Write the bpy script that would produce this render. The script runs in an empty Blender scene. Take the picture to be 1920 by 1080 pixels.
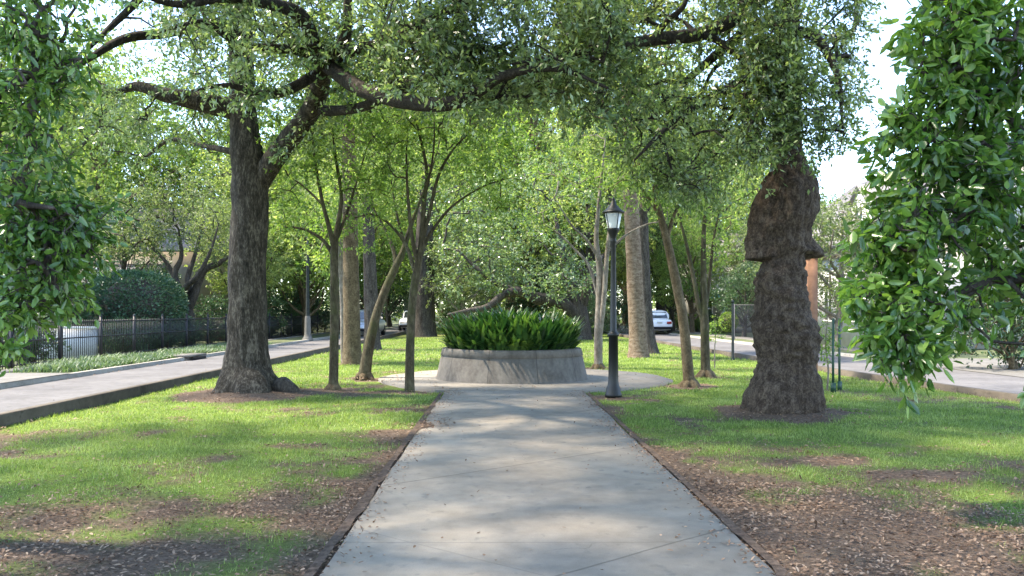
import bpy, math, random
import numpy as np

# ------------------------------------------------------------------ camera, light, exposure
scene = bpy.context.scene
C = scene.collection
R = math.radians
F, HX, HY, CAMZ = 1600.0, 937.0, 585.0, 1.5      # focal length in photo pixels, vanishing point, eye height

cam_data = bpy.data.cameras.new("camera")
cam = bpy.data.objects.new("camera", cam_data)
C.objects.link(cam)
cam.location = (0, 0, CAMZ)
cam.rotation_euler = (R(90), 0, 0)
cam_data.sensor_width = 36.0
cam_data.lens = F / 1920 * 36
cam_data.shift_x = (960 - HX) / 1920
cam_data.shift_y = (HY - 540) / 1920
cam_data.clip_end = 3000
scene.camera = cam

SUN_EL, SUN_AZ = 60.0, math.degrees(math.atan2(-1.0, 0.12))   # azimuth clockwise from +Y
world = bpy.data.worlds.new("World")
scene.world = world
world.use_nodes = True
wn = world.node_tree.nodes
sky = wn.new("ShaderNodeTexSky")
sky.sky_type = 'NISHITA'
sky.sun_disc = False
sky.sun_elevation = R(SUN_EL)
sky.sun_rotation = R(SUN_AZ)
sky.air_density = 0.85
sky.altitude = 1500
sky.dust_density = 0.3
sky.ozone_density = 2.5
world.node_tree.links.new(sky.outputs[0], wn["Background"].inputs[0])
wn["Background"].inputs[1].default_value = 0.15
SUN_DIR = np.array([math.sin(R(SUN_AZ)) * math.cos(R(SUN_EL)), math.cos(R(SUN_AZ)) * math.cos(R(SUN_EL)), math.sin(R(SUN_EL))])
sd = bpy.data.lights.new("sun", 'SUN')
sd.energy = 2.25
sd.angle = R(3.0)
sd.color = (1.0, 0.97, 0.91)
sun = bpy.data.objects.new("sun", sd)
C.objects.link(sun)
sun.location = (-20, 0, 30)
sun.rotation_euler = (math.pi / 2 - R(SUN_EL), 0, -R(SUN_AZ) + math.pi)
scene.view_settings.view_transform = 'Standard'
scene.view_settings.look = 'None'
scene.view_settings.exposure = 2.85
scene.view_settings.gamma = 1
scene.view_settings.use_white_balance = True
scene.view_settings.white_balance_temperature = 7700
scene.cycles.max_bounces = 8
scene.cycles.diffuse_bounces = 5
scene.cycles.glossy_bounces = 2
scene.cycles.transmission_bounces = 5
scene.cycles.caustics_reflective = False
scene.cycles.caustics_refractive = False
scene.cycles.sample_clamp_indirect = 6

rng = np.random.default_rng(7)
random.seed(7)

# ------------------------------------------------------------------ helpers
def W(px, py, Y):                      # photo pixel at depth Y -> point of the place
    return np.array([(px - HX) * Y / F, Y, CAMZ - (py - HY) * Y / F])
def G(px, py):                         # photo pixel on the ground
    Y = F * CAMZ / (py - HY)
    return np.array([(px - HX) * Y / F, Y, 0.0])

def hash3(ix, iy, iz, seed=0):
    h = (ix * 374761393 + iy * 668265263 + iz * 2147483647 + seed * 1274126177) & 0xffffffff
    h = ((h ^ (h >> 13)) * 1274126177) & 0xffffffff
    return ((h ^ (h >> 16)) & 0xffff) / 65535.0
def vnoise(p, seed=0):
    p = np.asarray(p, float)
    i = np.floor(p).astype(np.int64); f = p - i
    f = f * f * (3 - 2 * f)
    r = 0
    for dx in (0, 1):
        for dy in (0, 1):
            for dz in (0, 1):
                w = (f[..., 0] if dx else 1 - f[..., 0]) * (f[..., 1] if dy else 1 - f[..., 1]) * (f[..., 2] if dz else 1 - f[..., 2])
                r = r + w * hash3(i[..., 0] + dx, i[..., 1] + dy, i[..., 2] + dz, seed)
    return r
def fbm(p, oct=3, seed=0):
    p = np.asarray(p, float); a, s, t = 0.5, 0, 0
    for k in range(oct):
        s = s + a * vnoise(p, seed + k * 17); t += a; a *= 0.5; p = p * 2.03
    return s / t
def fbm2(x, y, sc, oct=3, seed=0):
    return fbm(np.stack([x * sc, y * sc, np.zeros_like(x)], -1), oct, seed)
def sstep(a, b, x):
    t = np.clip((x - a) / (b - a), 0, 1); return t * t * (3 - 2 * t)

class MB:
    def __init__(s): s.v = []; s.f = []; s.n = 0
    def add(s, verts, faces):
        verts = np.asarray(verts, float).reshape(-1, 3); faces = np.asarray(faces, int)
        s.v.append(verts); s.f.append(faces + s.n); s.n += len(verts)
    def box(s, lo, hi):
        x0, y0, z0 = lo; x1, y1, z1 = hi
        s.add([(x0,y0,z0),(x1,y0,z0),(x1,y1,z0),(x0,y1,z0),(x0,y0,z1),(x1,y0,z1),(x1,y1,z1),(x0,y1,z1)],
              [(0,3,2,1),(4,5,6,7),(0,1,5,4),(1,2,6,5),(2,3,7,6),(3,0,4,7)])
    def prism(s, poly, axis, a, b):    # extrude a convex 2D polygon along an axis (0,1,2)
        n = len(poly); V = []
        for t in (a, b):
            for (u, w) in poly:
                p = [u, w]; p.insert(axis, t); V.append(p)
        s.add(V, [(i, (i + 1) % n, n + (i + 1) % n, n + i) for i in range(n)])
        s.ng = getattr(s, 'ng', [])
        base = s.n - 2 * n
        s.ng.append([base + i for i in range(n)][::-1]); s.ng.append([base + n + i for i in range(n)])
    def lathe(s, prof, n=20, c=(0, 0, 0)):
        prof = np.asarray(prof, float); m = len(prof)
        a = np.arange(n) * 2 * np.pi / n
        V = np.stack([c[0] + prof[:, 0:1] * np.cos(a), c[1] + prof[:, 0:1] * np.sin(a), c[2] + np.repeat(prof[:, 1:2], n, 1)], -1)
        s.add(V.reshape(-1, 3), grid_faces(m, n, True))
    def mesh(s, name):
        me = bpy.data.meshes.new(name)
        if not s.v: return me
        V = np.concatenate(s.v)
        tot, loops = [], []
        for f in s.f:
            tot.append(np.full(len(f), f.shape[1])); loops.append(f.reshape(-1))
        for g in getattr(s, 'ng', []):
            tot.append(np.array([len(g)])); loops.append(np.array(g))
        tot = np.concatenate(tot); loops = np.concatenate(loops)
        me.vertices.add(len(V)); me.vertices.foreach_set("co", V.astype(np.float32).ravel())
        me.loops.add(len(loops)); me.loops.foreach_set("vertex_index", loops.astype(np.int32))
        me.polygons.add(len(tot))
        st = np.concatenate([[0], np.cumsum(tot)[:-1]])
        me.polygons.foreach_set("loop_start", st.astype(np.int32))
        me.polygons.foreach_set("loop_total", tot.astype(np.int32))
        me.update(calc_edges=True); me.validate()
        return me

def grid_faces(m, n, wrap):
    i = np.arange(m - 1)[:, None]; j = np.arange(n if wrap else n - 1)[None, :]
    j2 = (j + 1) % n
    a = i * n + j; b = i * n + j2; c = (i + 1) * n + j2; d = (i + 1) * n + j
    return np.stack([a, b, c, d], -1).reshape(-1, 4)

def link(name, mb, mat, parent=None, smooth=False, loc=None):
    me = mb.mesh(name) if isinstance(mb, MB) else mb
    o = bpy.data.objects.new(name, me); C.objects.link(o)
    if mat is not None and not me.materials: me.materials.append(mat)
    if smooth and len(me.polygons): me.polygons.foreach_set("use_smooth", np.ones(len(me.polygons), bool))
    if parent is not None: o.parent = parent
    if loc is not None: o.location = loc
    return o
def tag(o, label=None, cat=None, group=None, kind=None):
    if label: o["label"] = label
    if cat: o["category"] = cat
    if group: o["group"] = group
    if kind: o["kind"] = kind
    return o
def thing(name, label, cat, loc=(0, 0, 0), rz=0, group=None):
    o = bpy.data.objects.new(name, None); C.objects.link(o)
    o.location = loc; o.rotation_euler = (0, 0, rz)
    return tag(o, label, cat, group)
def structure(name, mb, mat, smooth=False): return tag(link(name, mb, mat, smooth=smooth), kind="structure")

def spline(pts, per=5):                # Catmull-Rom through points with extra channels
    P = np.asarray(pts, float)
    P = np.vstack([2 * P[0] - P[1], P, 2 * P[-1] - P[-2]])
    out = []
    for i in range(1, len(P) - 2):
        for t in np.arange(per) / per:
            a, b, c, d = P[i-1], P[i], P[i+1], P[i+2]
            out.append(0.5 * (2*b + (c-a)*t + (2*a-5*b+4*c-d)*t*t + (3*b-a-3*c+d)*t**3))
    out.append(P[-2])
    return np.array(out)

def sweep(mb, pts, rad, sides=8, lump=0.0, lf=2.0, seed=0):
    P = np.asarray(pts, float); r = np.asarray(rad, float)
    T = np.gradient(P, axis=0); T /= np.linalg.norm(T, axis=1)[:, None] + 1e-9
    u = np.cross(T[0], [0.3, 1, 0.1]); u /= np.linalg.norm(u)
    a = np.arange(sides) * 2 * np.pi / sides
    rings = []
    for k in range(len(P)):
        u = u - T[k] * np.dot(u, T[k]); u /= np.linalg.norm(u) + 1e-9
        w = np.cross(T[k], u)
        D = np.cos(a)[:, None] * u + np.sin(a)[:, None] * w
        rr = r[k]
        if lump:
            rr = r[k] * (1 + lump * 2 * (fbm((P[k] + D * r[k]) * lf, 3, seed) - 0.5))[:, None]
        rings.append(P[k] + D * rr)
    rings.append(np.repeat(P[-1:] + T[-1:] * r[-1], sides, 0))
    mb.add(np.concatenate(rings), grid_faces(len(rings), sides, True))

LEAF = {
 'diamond': (np.array([(0,0,0),(.45,-.5,.10),(1,0,0),(.45,.5,.10)]), np.array([(0,1,2,3)])),
 'oval': (np.array([(0,0,0),(.28,-.40,.10),(.68,-.40,.08),(1,0,-.10),(.68,.40,.08),(.28,.40,.10)]), np.array([(0,1,2,3),(0,3,4,5)])),
}
def leaves(mb, pos, dirs, length, width, kind='diamond', flat=0.6):
    n = len(pos); T, Fc = LEAF[kind]
    d = dirs / (np.linalg.norm(dirs, axis=1)[:, None] + 1e-9)
    up = rng.normal(size=(n, 3)) * (1 - flat) + np.array([0, 0, 1]) * flat
    s = np.cross(up, d); s /= np.linalg.norm(s, axis=1)[:, None] + 1e-9
    t = np.cross(d, s)
    L = length * rng.uniform(0.5, 1.3, n); Wd = width * rng.uniform(0.55, 1.25, n)
    V = pos[:, None] + (d * L[:, None])[:, None] * T[None, :, 0:1] + (s * Wd[:, None])[:, None] * T[None, :, 1:2] + (t * Wd[:, None])[:, None] * T[None, :, 2:3]
    k = len(T)
    faces = (np.arange(n) * k)[:, None, None] + Fc[None]
    mb.add(V.reshape(-1, 3), faces.reshape(-1, Fc.shape[1]))
def clusters_to_leaves(mb, cen, n, r, length, width, kind='diamond', droop=0.25, flat=0.5, stems=None, per=9):
    """each cluster is a few sprigs with leaves set along them"""
    cen = np.asarray(cen)
    if len(cen) == 0: return
    N = len(cen); rr_ = r * np.ones(N) * rng.uniform(0.65, 1.3, N)
    ns_ = np.maximum(2, rng.poisson(n / per, N))
    c = np.repeat(cen, ns_, 0); rs = np.repeat(rr_, ns_); S_ = len(c)
    sd_ = rng.normal(size=(S_, 3)) * np.array([1, 1, .7]); sd_ /= np.linalg.norm(sd_, axis=1)[:, None]
    start = c + sd_ * (rs * .25)[:, None] + rng.normal(size=(S_, 3)) * (rs * .22)[:, None]
    ax = sd_ + rng.normal(size=(S_, 3)) * .35; ax[:, 2] -= droop * .7; ax /= np.linalg.norm(ax, axis=1)[:, None]
    ln_ = rs * rng.uniform(.6, 1.25, S_)
    if stems is not None: stem_quads(stems, start, ax, ln_)
    cnt = np.maximum(2, rng.poisson(per, S_))
    t_ = rng.random(cnt.sum()) ** .8
    p = np.repeat(start, cnt, 0) + np.repeat(ax * ln_[:, None], cnt, 0) * t_[:, None]
    d = np.repeat(ax, cnt, 0) * .75 + rng.normal(size=p.shape) * .6
    d[:, 2] -= droop
    p = p + rng.normal(size=p.shape) * length * .25
    leaves(mb, p, d, length, width, kind, flat)
def stem_quads(mb, p, ax, ln_, w=.008):
    s_ = np.cross(ax, rng.normal(size=ax.shape)); s_ /= np.linalg.norm(s_, axis=1)[:, None] + 1e-9
    u_ = np.cross(ax, s_)
    e = p + ax * ln_[:, None]
    V = np.stack([p + s_ * w * .6, p - s_ * w * .3 + u_ * w * .5, p - s_ * w * .3 - u_ * w * .5, e], 1)
    f = np.array([(0, 1, 3), (1, 2, 3), (2, 0, 3)])
    mb.add(V.reshape(-1, 3), ((np.arange(len(p)) * 4)[:, None, None] + f[None]).reshape(-1, 3))

def grow_twigs(mb, limb_pts, cen, r_tip=0.006, r_pow=0.5, sides=4, maxlen=3.0, wob=0.15, rmax=0.06):
    """attach every leaf cluster to the nearest limb or earlier twig, thick where many hang on it"""
    cen = np.asarray(cen); N = len(cen)
    if N == 0: return
    lp = np.asarray(limb_pts)
    d0 = np.array([np.min(np.sum((lp - c) ** 2, 1)) for c in cen])
    order = np.argsort(d0)
    nodes = np.empty((len(lp) + N, 3)); nodes[:len(lp)] = lp; m = len(lp)
    parent = np.full(len(lp) + N, -1); idx = np.zeros(N, int)
    for o in order:
        c = cen[o]
        dd = np.sum((nodes[:m] - c) ** 2, 1)
        j = int(np.argmin(dd))
        nodes[m] = c; parent[m] = j; m += 1
    w = np.zeros(m)
    for k in range(m - 1, len(lp) - 1, -1):
        w[k] += 1; w[parent[k]] += w[k]
    for k in range(len(lp), m):
        a, b = nodes[parent[k]], nodes[k]
        L = np.linalg.norm(b - a)
        if L > maxlen: continue
        mid = (a + b) / 2 + rng.normal(size=3) * wob * L * 0.5 + np.array([0, 0, 0.08 * L])
        r1 = min(rmax, r_tip * w[k] ** r_pow); r0 = min(rmax, r1 * 1.35)
        q = np.array([a, (a + mid) / 2 + rng.normal(size=3) * 0.03 * L, mid, (mid + b) / 2, b])
        sweep(mb, q, np.linspace(r0, r1 * 0.8, 5), sides)

# ------------------------------------------------------------------ materials
def new_mat(name):
    m = bpy.data.materials.new(name); m.use_nodes = True
    nt = m.node_tree; b = nt.nodes["Principled BSDF"]
    return m, nt, b, nt.links.new
def ramp(nt, fac, stops):
    n = nt.nodes.new("ShaderNodeValToRGB"); cr = n.color_ramp
    while len(cr.elements) < len(stops): cr.elements.new(0.5)
    for e, (p, c) in zip(cr.elements, stops):
        e.position = p; e.color = (*c, 1)
    nt.links.new(fac, n.inputs[0]); return n.outputs[0]
def noise(nt, scale, detail=4, vec=None, rough=0.55, mapping=None):
    n = nt.nodes.new("ShaderNodeTexNoise"); n.inputs["Scale"].default_value = scale
    n.inputs["Detail"].default_value = detail; n.inputs["Roughness"].default_value = rough
    if vec is None:
        tc = nt.nodes.new("ShaderNodeTexCoord"); vec = tc.outputs["Object"]
    if mapping:
        mp = nt.nodes.new("ShaderNodeMapping"); mp.inputs["Scale"].default_value = mapping
        nt.links.new(vec, mp.inputs[0]); vec = mp.outputs[0]
    nt.links.new(vec, n.inputs["Vector"]); return n.outputs["Fac"]
def mix(nt, fac, a, b, blend='MIX'):
    n = nt.nodes.new("ShaderNodeMix"); n.data_type = 'RGBA'; n.blend_type = blend
    for sock, val in ((n.inputs[0], fac), (n.inputs[6], a), (n.inputs[7], b)):
        if isinstance(val, (int, float)): sock.default_value = val
        elif isinstance(val, tuple): sock.default_value = (*val, 1)
        else: nt.links.new(val, sock)
    return n.outputs[2]
def mathn(nt, op, a, b=0.0, c=None):
    n = nt.nodes.new("ShaderNodeMath"); n.operation = op
    for i, v in enumerate((a, b, c)):
        if v is None: continue
        if isinstance(v, (int, float)): n.inputs[i].default_value = v
        else: nt.links.new(v, n.inputs[i])
    return n.outputs[0]
def bump(nt, b, h, strength, dist=0.02):
    n = nt.nodes.new("ShaderNodeBump"); n.inputs["Strength"].default_value = strength; n.inputs["Distance"].default_value = dist
    nt.links.new(h, n.inputs["Height"]); nt.links.new(n.outputs[0], b.inputs["Normal"])

def leaf_mat(name, c1, c2, c3, trans=0.4, rough=0.45, spec=0.4, tcol=None, nscale=0.7):
    m, nt, b, ln = new_mat(name)
    geo = nt.nodes.new("ShaderNodeNewGeometry")
    f = noise(nt, nscale, 2)
    k = mathn(nt, 'ADD', mathn(nt, 'MULTIPLY', geo.outputs["Random Per Island"], 0.62), mathn(nt, 'MULTIPLY_ADD', f, 1.1, -0.36))
    col = ramp(nt, k, [(0.05, c1), (0.5, c2), (0.92, c3)])
    ln(col, b.inputs["Base Color"])
    b.inputs["Roughness"].default_value = rough; b.inputs["Specular IOR Level"].default_value = spec
    tr = nt.nodes.new("ShaderNodeBsdfTranslucent")
    tc = mix(nt, 1.0, col, tcol or (1.3, 1.45, 0.7), 'MULTIPLY')
    ln(tc, tr.inputs[0])
    ms = nt.nodes.new("ShaderNodeMixShader"); ms.inputs[0].default_value = trans
    ln(b.outputs[0], ms.inputs[1]); ln(tr.outputs[0], ms.inputs[2])
    ln(ms.outputs[0], nt.nodes["Material Output"].inputs[0])
    return m
def bark_mat(name, dark, mid, light, scale=9, stretch=0.22, strength=0.9, moss=None):
    m, nt, b, ln = new_mat(name)
    f = mix(nt, 0.5, noise(nt, scale, 6, rough=0.7, mapping=(1, 1, stretch)), noise(nt, scale * 3.2, 5, rough=0.75, mapping=(1, 1, min(1, stretch * 1.8))))
    g = noise(nt, 1.6, 4)
    col = ramp(nt, f, [(0.38, dark), (0.5, mid), (0.62, light)])
    col = mix(nt, mathn(nt, 'MULTIPLY', g, 0.7), col, mix(nt, 1.0, col, (0.6, 0.58, 0.55), 'MULTIPLY'))
    if moss:
        mo = noise(nt, 2.3, 5)
        col = mix(nt, ramp(nt, mo, [(0.5, (0, 0, 0)), (0.68, (1, 1, 1))]), col, moss)
    ln(col, b.inputs["Base Color"]); b.inputs["Roughness"].default_value = 0.92; b.inputs["Specular IOR Level"].default_value = 0.2
    bump(nt, b, f, strength, 0.05)
    return m
def plain(name, col, rough=0.6, metal=0.0, var=0.25, scale=6, spec=0.4, bmp=0.0):
    m, nt, b, ln = new_mat(name)
    f = noise(nt, scale, 5)
    c = ramp(nt, f, [(0.3, tuple(x * (1 - var) for x in col)), (0.7, tuple(min(1, x * (1 + var)) for x in col))])
    ln(c, b.inputs["Base Color"]); b.inputs["Roughness"].default_value = rough; b.inputs["Metallic"].default_value = metal
    b.inputs["Specular IOR Level"].default_value = spec
    if bmp: bump(nt, b, noise(nt, scale * 8, 4), bmp, 0.01)
    return m

M = {}
M['oak_leaf'] = leaf_mat("oak_leaf", (.034,.07,.032), (.135,.205,.09), (.38,.44,.24), 0.45, 0.3, 1.0)
M['burl_leaf'] = leaf_mat("burl_leaf", (.038,.075,.030), (.15,.21,.08), (.39,.44,.21), 0.48, 0.3, 0.9)
M['crape_leaf'] = leaf_mat("crape_leaf", (.05,.11,.028), (.155,.24,.062), (.37,.45,.14), 0.48, 0.5, 0.3)
M['magnolia_leaf'] = leaf_mat("magnolia_leaf", (.024,.07,.018), (.08,.175,.036), (.23,.36,.09), 0.42, 0.26, 0.9)
M['far_leaf'] = leaf_mat("far_leaf", (.06,.11,.035), (.19,.25,.085), (.45,.48,.21), 0.48, 0.5, 0.35, nscale=0.45)
M['pale_leaf'] = leaf_mat("pale_leaf", (.06,.085,.045), (.13,.17,.08), (.26,.30,.15), 0.45, 0.5, 0.4, nscale=0.5)
M['dark_leaf'] = leaf_mat("dark_leaf", (.012,.04,.018), (.04,.095,.036), (.12,.20,.07), 0.25, 0.4, 0.5)
M['hedge_leaf'] = leaf_mat("hedge_leaf", (.016,.055,.034), (.045,.11,.06), (.12,.20,.11), 0.25, 0.4, 0.5)
M['strap_leaf'] = leaf_mat("strap_leaf", (.008,.030,.012), (.028,.082,.022), (.13,.22,.05), 0.3, 0.3, 0.6, nscale=1.6)
M['cover_leaf'] = leaf_mat("cover_leaf", (.04,.08,.045), (.08,.135,.07), (.16,.21,.11), 0.3, 0.5, 0.4, nscale=1.2)
M['grass'] = leaf_mat("grass_blade", (.058,.108,.026), (.18,.255,.065), (.40,.45,.19), 0.42, 0.55, 0.3, nscale=0.9)
M['litter'] = leaf_mat("dead_leaf", (.055,.030,.018), (.19,.115,.074), (.40,.285,.20), 0.15, 0.7, 0.3, tcol=(1.2,1.0,.8), nscale=1.5)
M['oak_bark'] = bark_mat("oak_bark", (.012,.010,.007), (.052,.043,.033), (.18,.155,.125), 11, 0.2)
M['shaded_limb_bark'] = bark_mat("shaded_limb_bark", (.012,.010,.008), (.036,.029,.023), (.09,.078,.065), 12, 0.5)  # darker than the trunk bark: shade on the silhouetted limbs put into the colour
M['burl_bark'] = bark_mat("burl_bark", (.019,.0125,.009), (.076,.054,.040), (.175,.135,.104), 13, 0.45, 1.0)
M['crape_bark'] = bark_mat("crape_bark", (.03,.024,.014), (.075,.062,.038), (.15,.13,.085), 6, 0.25, 0.4, moss=(.055,.06,.022))
M['pale_bark'] = bark_mat("pale_bark", (.11,.09,.07), (.22,.185,.15), (.36,.32,.27), 5, 0.3, 0.4)
M['dark_bark'] = bark_mat("dark_bark", (.02,.017,.014), (.065,.055,.047), (.13,.115,.10), 9, 0.25)
M['brown_bark'] = bark_mat("brown_bark", (.05,.034,.02), (.115,.085,.05), (.20,.155,.10), 7, 0.5, 0.6)
M['ring_bark'] = bark_mat("ringed_bark", (.09,.06,.04), (.19,.135,.095), (.30,.235,.18), 4, 3.2, 0.8)
M['black_metal'] = plain("black_metal", (.007,.008,.008), 0.5, 0.0, 0.3, 8, 0.5)
M['pale_wall'] = plain("pale_house_paint", (.40,.385,.36), 0.7, 0, 0.1, 3)
M['iron'] = plain("iron", (.014,.014,.018), 0.5, 0.0, 0.3, 8, 0.4)
M['green_metal'] = plain("green_metal", (.012,.05,.03), 0.5, 0, 0.3)
M['dark_post'] = plain("dark_post_paint", (.012,.018,.016), 0.7, 0, 0.3)
M['white_paint'] = plain("white_paint", (.72,.70,.66), 0.55, 0, 0.08, 3)
M['cream'] = plain("cream_stucco", (.30,.255,.20), 0.85, 0, 0.12, 2)
M['roof_grey'] = plain("roof_grey", (.17,.155,.155), 0.85, 0, 0.3, 9, bmp=0.4)
M['soil'] = plain("soil", (.095,.068,.052), 0.95, 0, 0.55, 22, 0.1, bmp=0.6)
M['tyre'] = plain("tyre_rubber", (.015,.015,.016), 0.85)
M['wood'] = plain("orange_wood", (.24,.115,.065), 0.8, 0, 0.3, 5)
M['car_white'] = plain("car_white", (.78,.78,.80), 0.25, 0, 0.03, 2, 0.6)
M['car_silver'] = plain("car_silver", (.42,.45,.52), 0.28, 0.3, 0.04, 2, 0.6)
M['chrome'] = plain("chrome", (.6,.6,.62), 0.25, 1.0, 0.05)
M['red_lamp'] = plain("red_lamp", (.35,.02,.02), 0.25, 0, 0.1)
M['plate'] = plain("number_plate", (.6,.6,.58), 0.5, 0, 0.05)
M['teal'] = plain("teal_canvas", (.05,.20,.20), 0.8, 0, 0.15)
def glass_mat(name, col, rough=0.08):
    m, nt, b, ln = new_mat(name)
    ln(ramp(nt, noise(nt, 3, 3), [(0.3, tuple(x * .8 for x in col)), (0.7, col)]), b.inputs["Base Color"])
    b.inputs["Roughness"].default_value = rough; b.inputs["Specular IOR Level"].default_value = 0.8
    return m
M['glass'] = glass_mat("dark_glass", (.035,.045,.05))
M['lamp_glass'] = glass_mat("frosted_glass", (.86,.86,.86), 0.4)
def brick_mat(name, c1, c2, mortar, scale=5):
    m, nt, b, ln = new_mat(name)
    tc = nt.nodes.new("ShaderNodeTexCoord"); sp = nt.nodes.new("ShaderNodeSeparateXYZ"); ln(tc.outputs["Object"], sp.inputs[0])
    cb = nt.nodes.new("ShaderNodeCombineXYZ")
    ln(mathn(nt, 'ADD', sp.outputs[0], sp.outputs[1]), cb.inputs[0]); ln(sp.outputs[2], cb.inputs[1])
    br = nt.nodes.new("ShaderNodeTexBrick"); br.inputs["Scale"].default_value = scale
    br.inputs["Color1"].default_value = (*c1, 1); br.inputs["Color2"].default_value = (*c2, 1); br.inputs["Mortar"].default_value = (*mortar, 1)
    br.inputs["Mortar Size"].default_value = 0.015
    ln(cb.outputs[0], br.inputs["Vector"])
    col = mix(nt, mathn(nt, 'MULTIPLY', noise(nt, 2.5, 4), 0.5), br.outputs["Color"], mix(nt, 1.0, br.outputs["Color"], (.6,.6,.6), 'MULTIPLY'))
    ln(col, b.inputs["Base Color"]); b.inputs["Roughness"].default_value = 0.9
    return m
M['red_brick'] = brick_mat("red_brick", (.17,.085,.065), (.22,.12,.095), (.26,.23,.20))
M['white_brick'] = brick_mat("white_brick", (.55,.55,.57), (.62,.62,.63), (.38,.38,.40))

def concrete_mat(name, lo, hi, joints=False, stain=(.10,.095,.085), stainamt=0.5):
    m, nt, b, ln = new_mat(name)
    tc = nt.nodes.new("ShaderNodeTexCoord"); v = tc.outputs["Object"]
    big = noise(nt, 0.7, 5, v); mid_ = noise(nt, 5, 6, v, 0.65); fine = noise(nt, 130, 3, v, 0.7)
    col = ramp(nt, mix(nt, 0.45, big, mid_), [(0.36, lo), (0.62, hi)])
    col = mix(nt, mathn(nt, 'MULTIPLY', ramp(nt, fine, [(0.42, (1,1,1)), (0.58, (0,0,0))]), 0.22), col, mix(nt, 1.0, col, (.55,.55,.55), 'MULTIPLY'))
    spots = noise(nt, 9, 3, v, 0.5, mapping=(1, 0.75, 1))
    col = mix(nt, mathn(nt, 'MULTIPLY', ramp(nt, spots, [(0.62, (0,0,0)), (0.74, (1,1,1))]), stainamt), col, stain)
    h = fine
    if joints:
        sp = nt.nodes.new("ShaderNodeSeparateXYZ"); ln(v, sp.inputs[0])
        wob = mathn(nt, 'MULTIPLY', noise(nt, 1.2, 3, v), 0.05)
        def line(val, period, off, w):
            t = mathn(nt, 'FRACT', mathn(nt, 'ADD', mathn(nt, 'DIVIDE', val, period), off))
            d = mathn(nt, 'MULTIPLY', mathn(nt, 'ABSOLUTE', mathn(nt, 'SUBTRACT', t, 0.5)), period)
            return mathn(nt, 'SUBTRACT', 1.0, mathn(nt, 'SMOOTH_MIN', 1.0, mathn(nt, 'DIVIDE', d, w), 0.05))
        x, y = sp.outputs[0], mathn(nt, 'ADD', sp.outputs[1], wob)
        u = mathn(nt, 'MULTIPLY', mathn(nt, 'SUBTRACT', x, mathn(nt, 'MULTIPLY', y, 1.18)), 0.65)
        l1 = line(u, 2.75, 0.5 + 3.48 / 2.75 - 0.0, 0.014)
        w_ = mathn(nt, 'MULTIPLY', mathn(nt, 'ADD', x, mathn(nt, 'MULTIPLY', y, 1.18)), 0.65)
        l2 = mathn(nt, 'MULTIPLY', line(w_, 2.75, 0.1, 0.012), 0.4)
        l3 = mathn(nt, 'MULTIPLY', line(y, 5.5, 0.5, 0.014), 0.5)
        dv = nt.nodes.new("ShaderNodeVectorMath"); dv.operation = 'MULTIPLY_ADD'
        nz = nt.nodes.new("ShaderNodeTexNoise"); nz.inputs["Scale"].default_value = 3.0; nz.inputs["Detail"].default_value = 5; ln(v, nz.inputs["Vector"])
        ln(nz.outputs["Color"], dv.inputs[0]); dv.inputs[1].default_value = (.35, .35, 0); ln(v, dv.inputs[2])
        vo = nt.nodes.new("ShaderNodeTexVoronoi"); vo.feature = 'DISTANCE_TO_EDGE'; vo.inputs["Scale"].default_value = 0.62; ln(dv.outputs[0], vo.inputs["Vector"])
        ck = mathn(nt, 'LESS_THAN', vo.outputs["Distance"], 0.0026)
        ck = mathn(nt, 'MULTIPLY', ck, ramp(nt, noise(nt, 0.55, 2, v), [(0.54, (0,0,0)), (0.62, (.6,.6,.6))]))
        l3 = mathn(nt, 'MAXIMUM', l3, ck)
        l = mathn(nt, 'MINIMUM', 1.0, mathn(nt, 'MAXIMUM', mathn(nt, 'MAXIMUM', l1, l2), mathn(nt, 'MAXIMUM', l3, 0.0)))
        col = mix(nt, mathn(nt, 'MULTIPLY', l, 0.75), col, (.07,.062,.05))
        h = mathn(nt, 'SUBTRACT', fine, mathn(nt, 'MULTIPLY', l, 3))
    ln(col, b.inputs["Base Color"]); b.inputs["Roughness"].default_value = 0.88; b.inputs["Specular IOR Level"].default_value = 0.25
    bump(nt, b, h, 0.25, 0.006)
    return m
M['path'] = concrete_mat("path_concrete", (.178,.151,.120), (.278,.241,.196), True)
M['plaza'] = concrete_mat("plaza_concrete", (.16,.138,.113), (.26,.23,.192))
M['road'] = concrete_mat("road_surface", (.085,.08,.08), (.15,.143,.142), False, (.05,.047,.046), 0.5)
M['walk'] = concrete_mat("walk_concrete", (.11,.103,.093), (.18,.17,.155))
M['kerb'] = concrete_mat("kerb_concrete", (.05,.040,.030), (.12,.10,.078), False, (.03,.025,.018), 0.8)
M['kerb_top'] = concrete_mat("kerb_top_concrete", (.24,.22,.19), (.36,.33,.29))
def planter_mat():
    m, nt, b, ln = new_mat("planter_concrete")
    f = noise(nt, 3.2, 6, mapping=(1.6, 1.6, 0.75)); g = noise(nt, 16, 5)
    col = ramp(nt, mix(nt, 0.35, f, g), [(0.32, (.065,.055,.045)), (0.5, (.115,.100,.084)), (0.68, (.165,.146,.124))])
    ln(col, b.inputs["Base Color"]); b.inputs["Roughness"].default_value = 0.9
    tc = nt.nodes.new("ShaderNodeTexCoord"); sp = nt.nodes.new("ShaderNodeSeparateXYZ"); ln(tc.outputs["Object"], sp.inputs[0])
    an_ = mathn(nt, 'FRACT', mathn(nt, 'MULTIPLY', mathn(nt, 'ARCTAN2', sp.outputs[0], sp.outputs[1]), 10 / 6.2832))
    jl_ = mathn(nt, 'LESS_THAN', mathn(nt, 'ABSOLUTE', mathn(nt, 'SUBTRACT', an_, 0.5)), 0.008)
    ln(mix(nt, mathn(nt, 'MULTIPLY', jl_, 0.7), col, (.03,.027,.023)), b.inputs["Base Color"])
    bump(nt, b, g, 0.4, 0.01); return m
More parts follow.
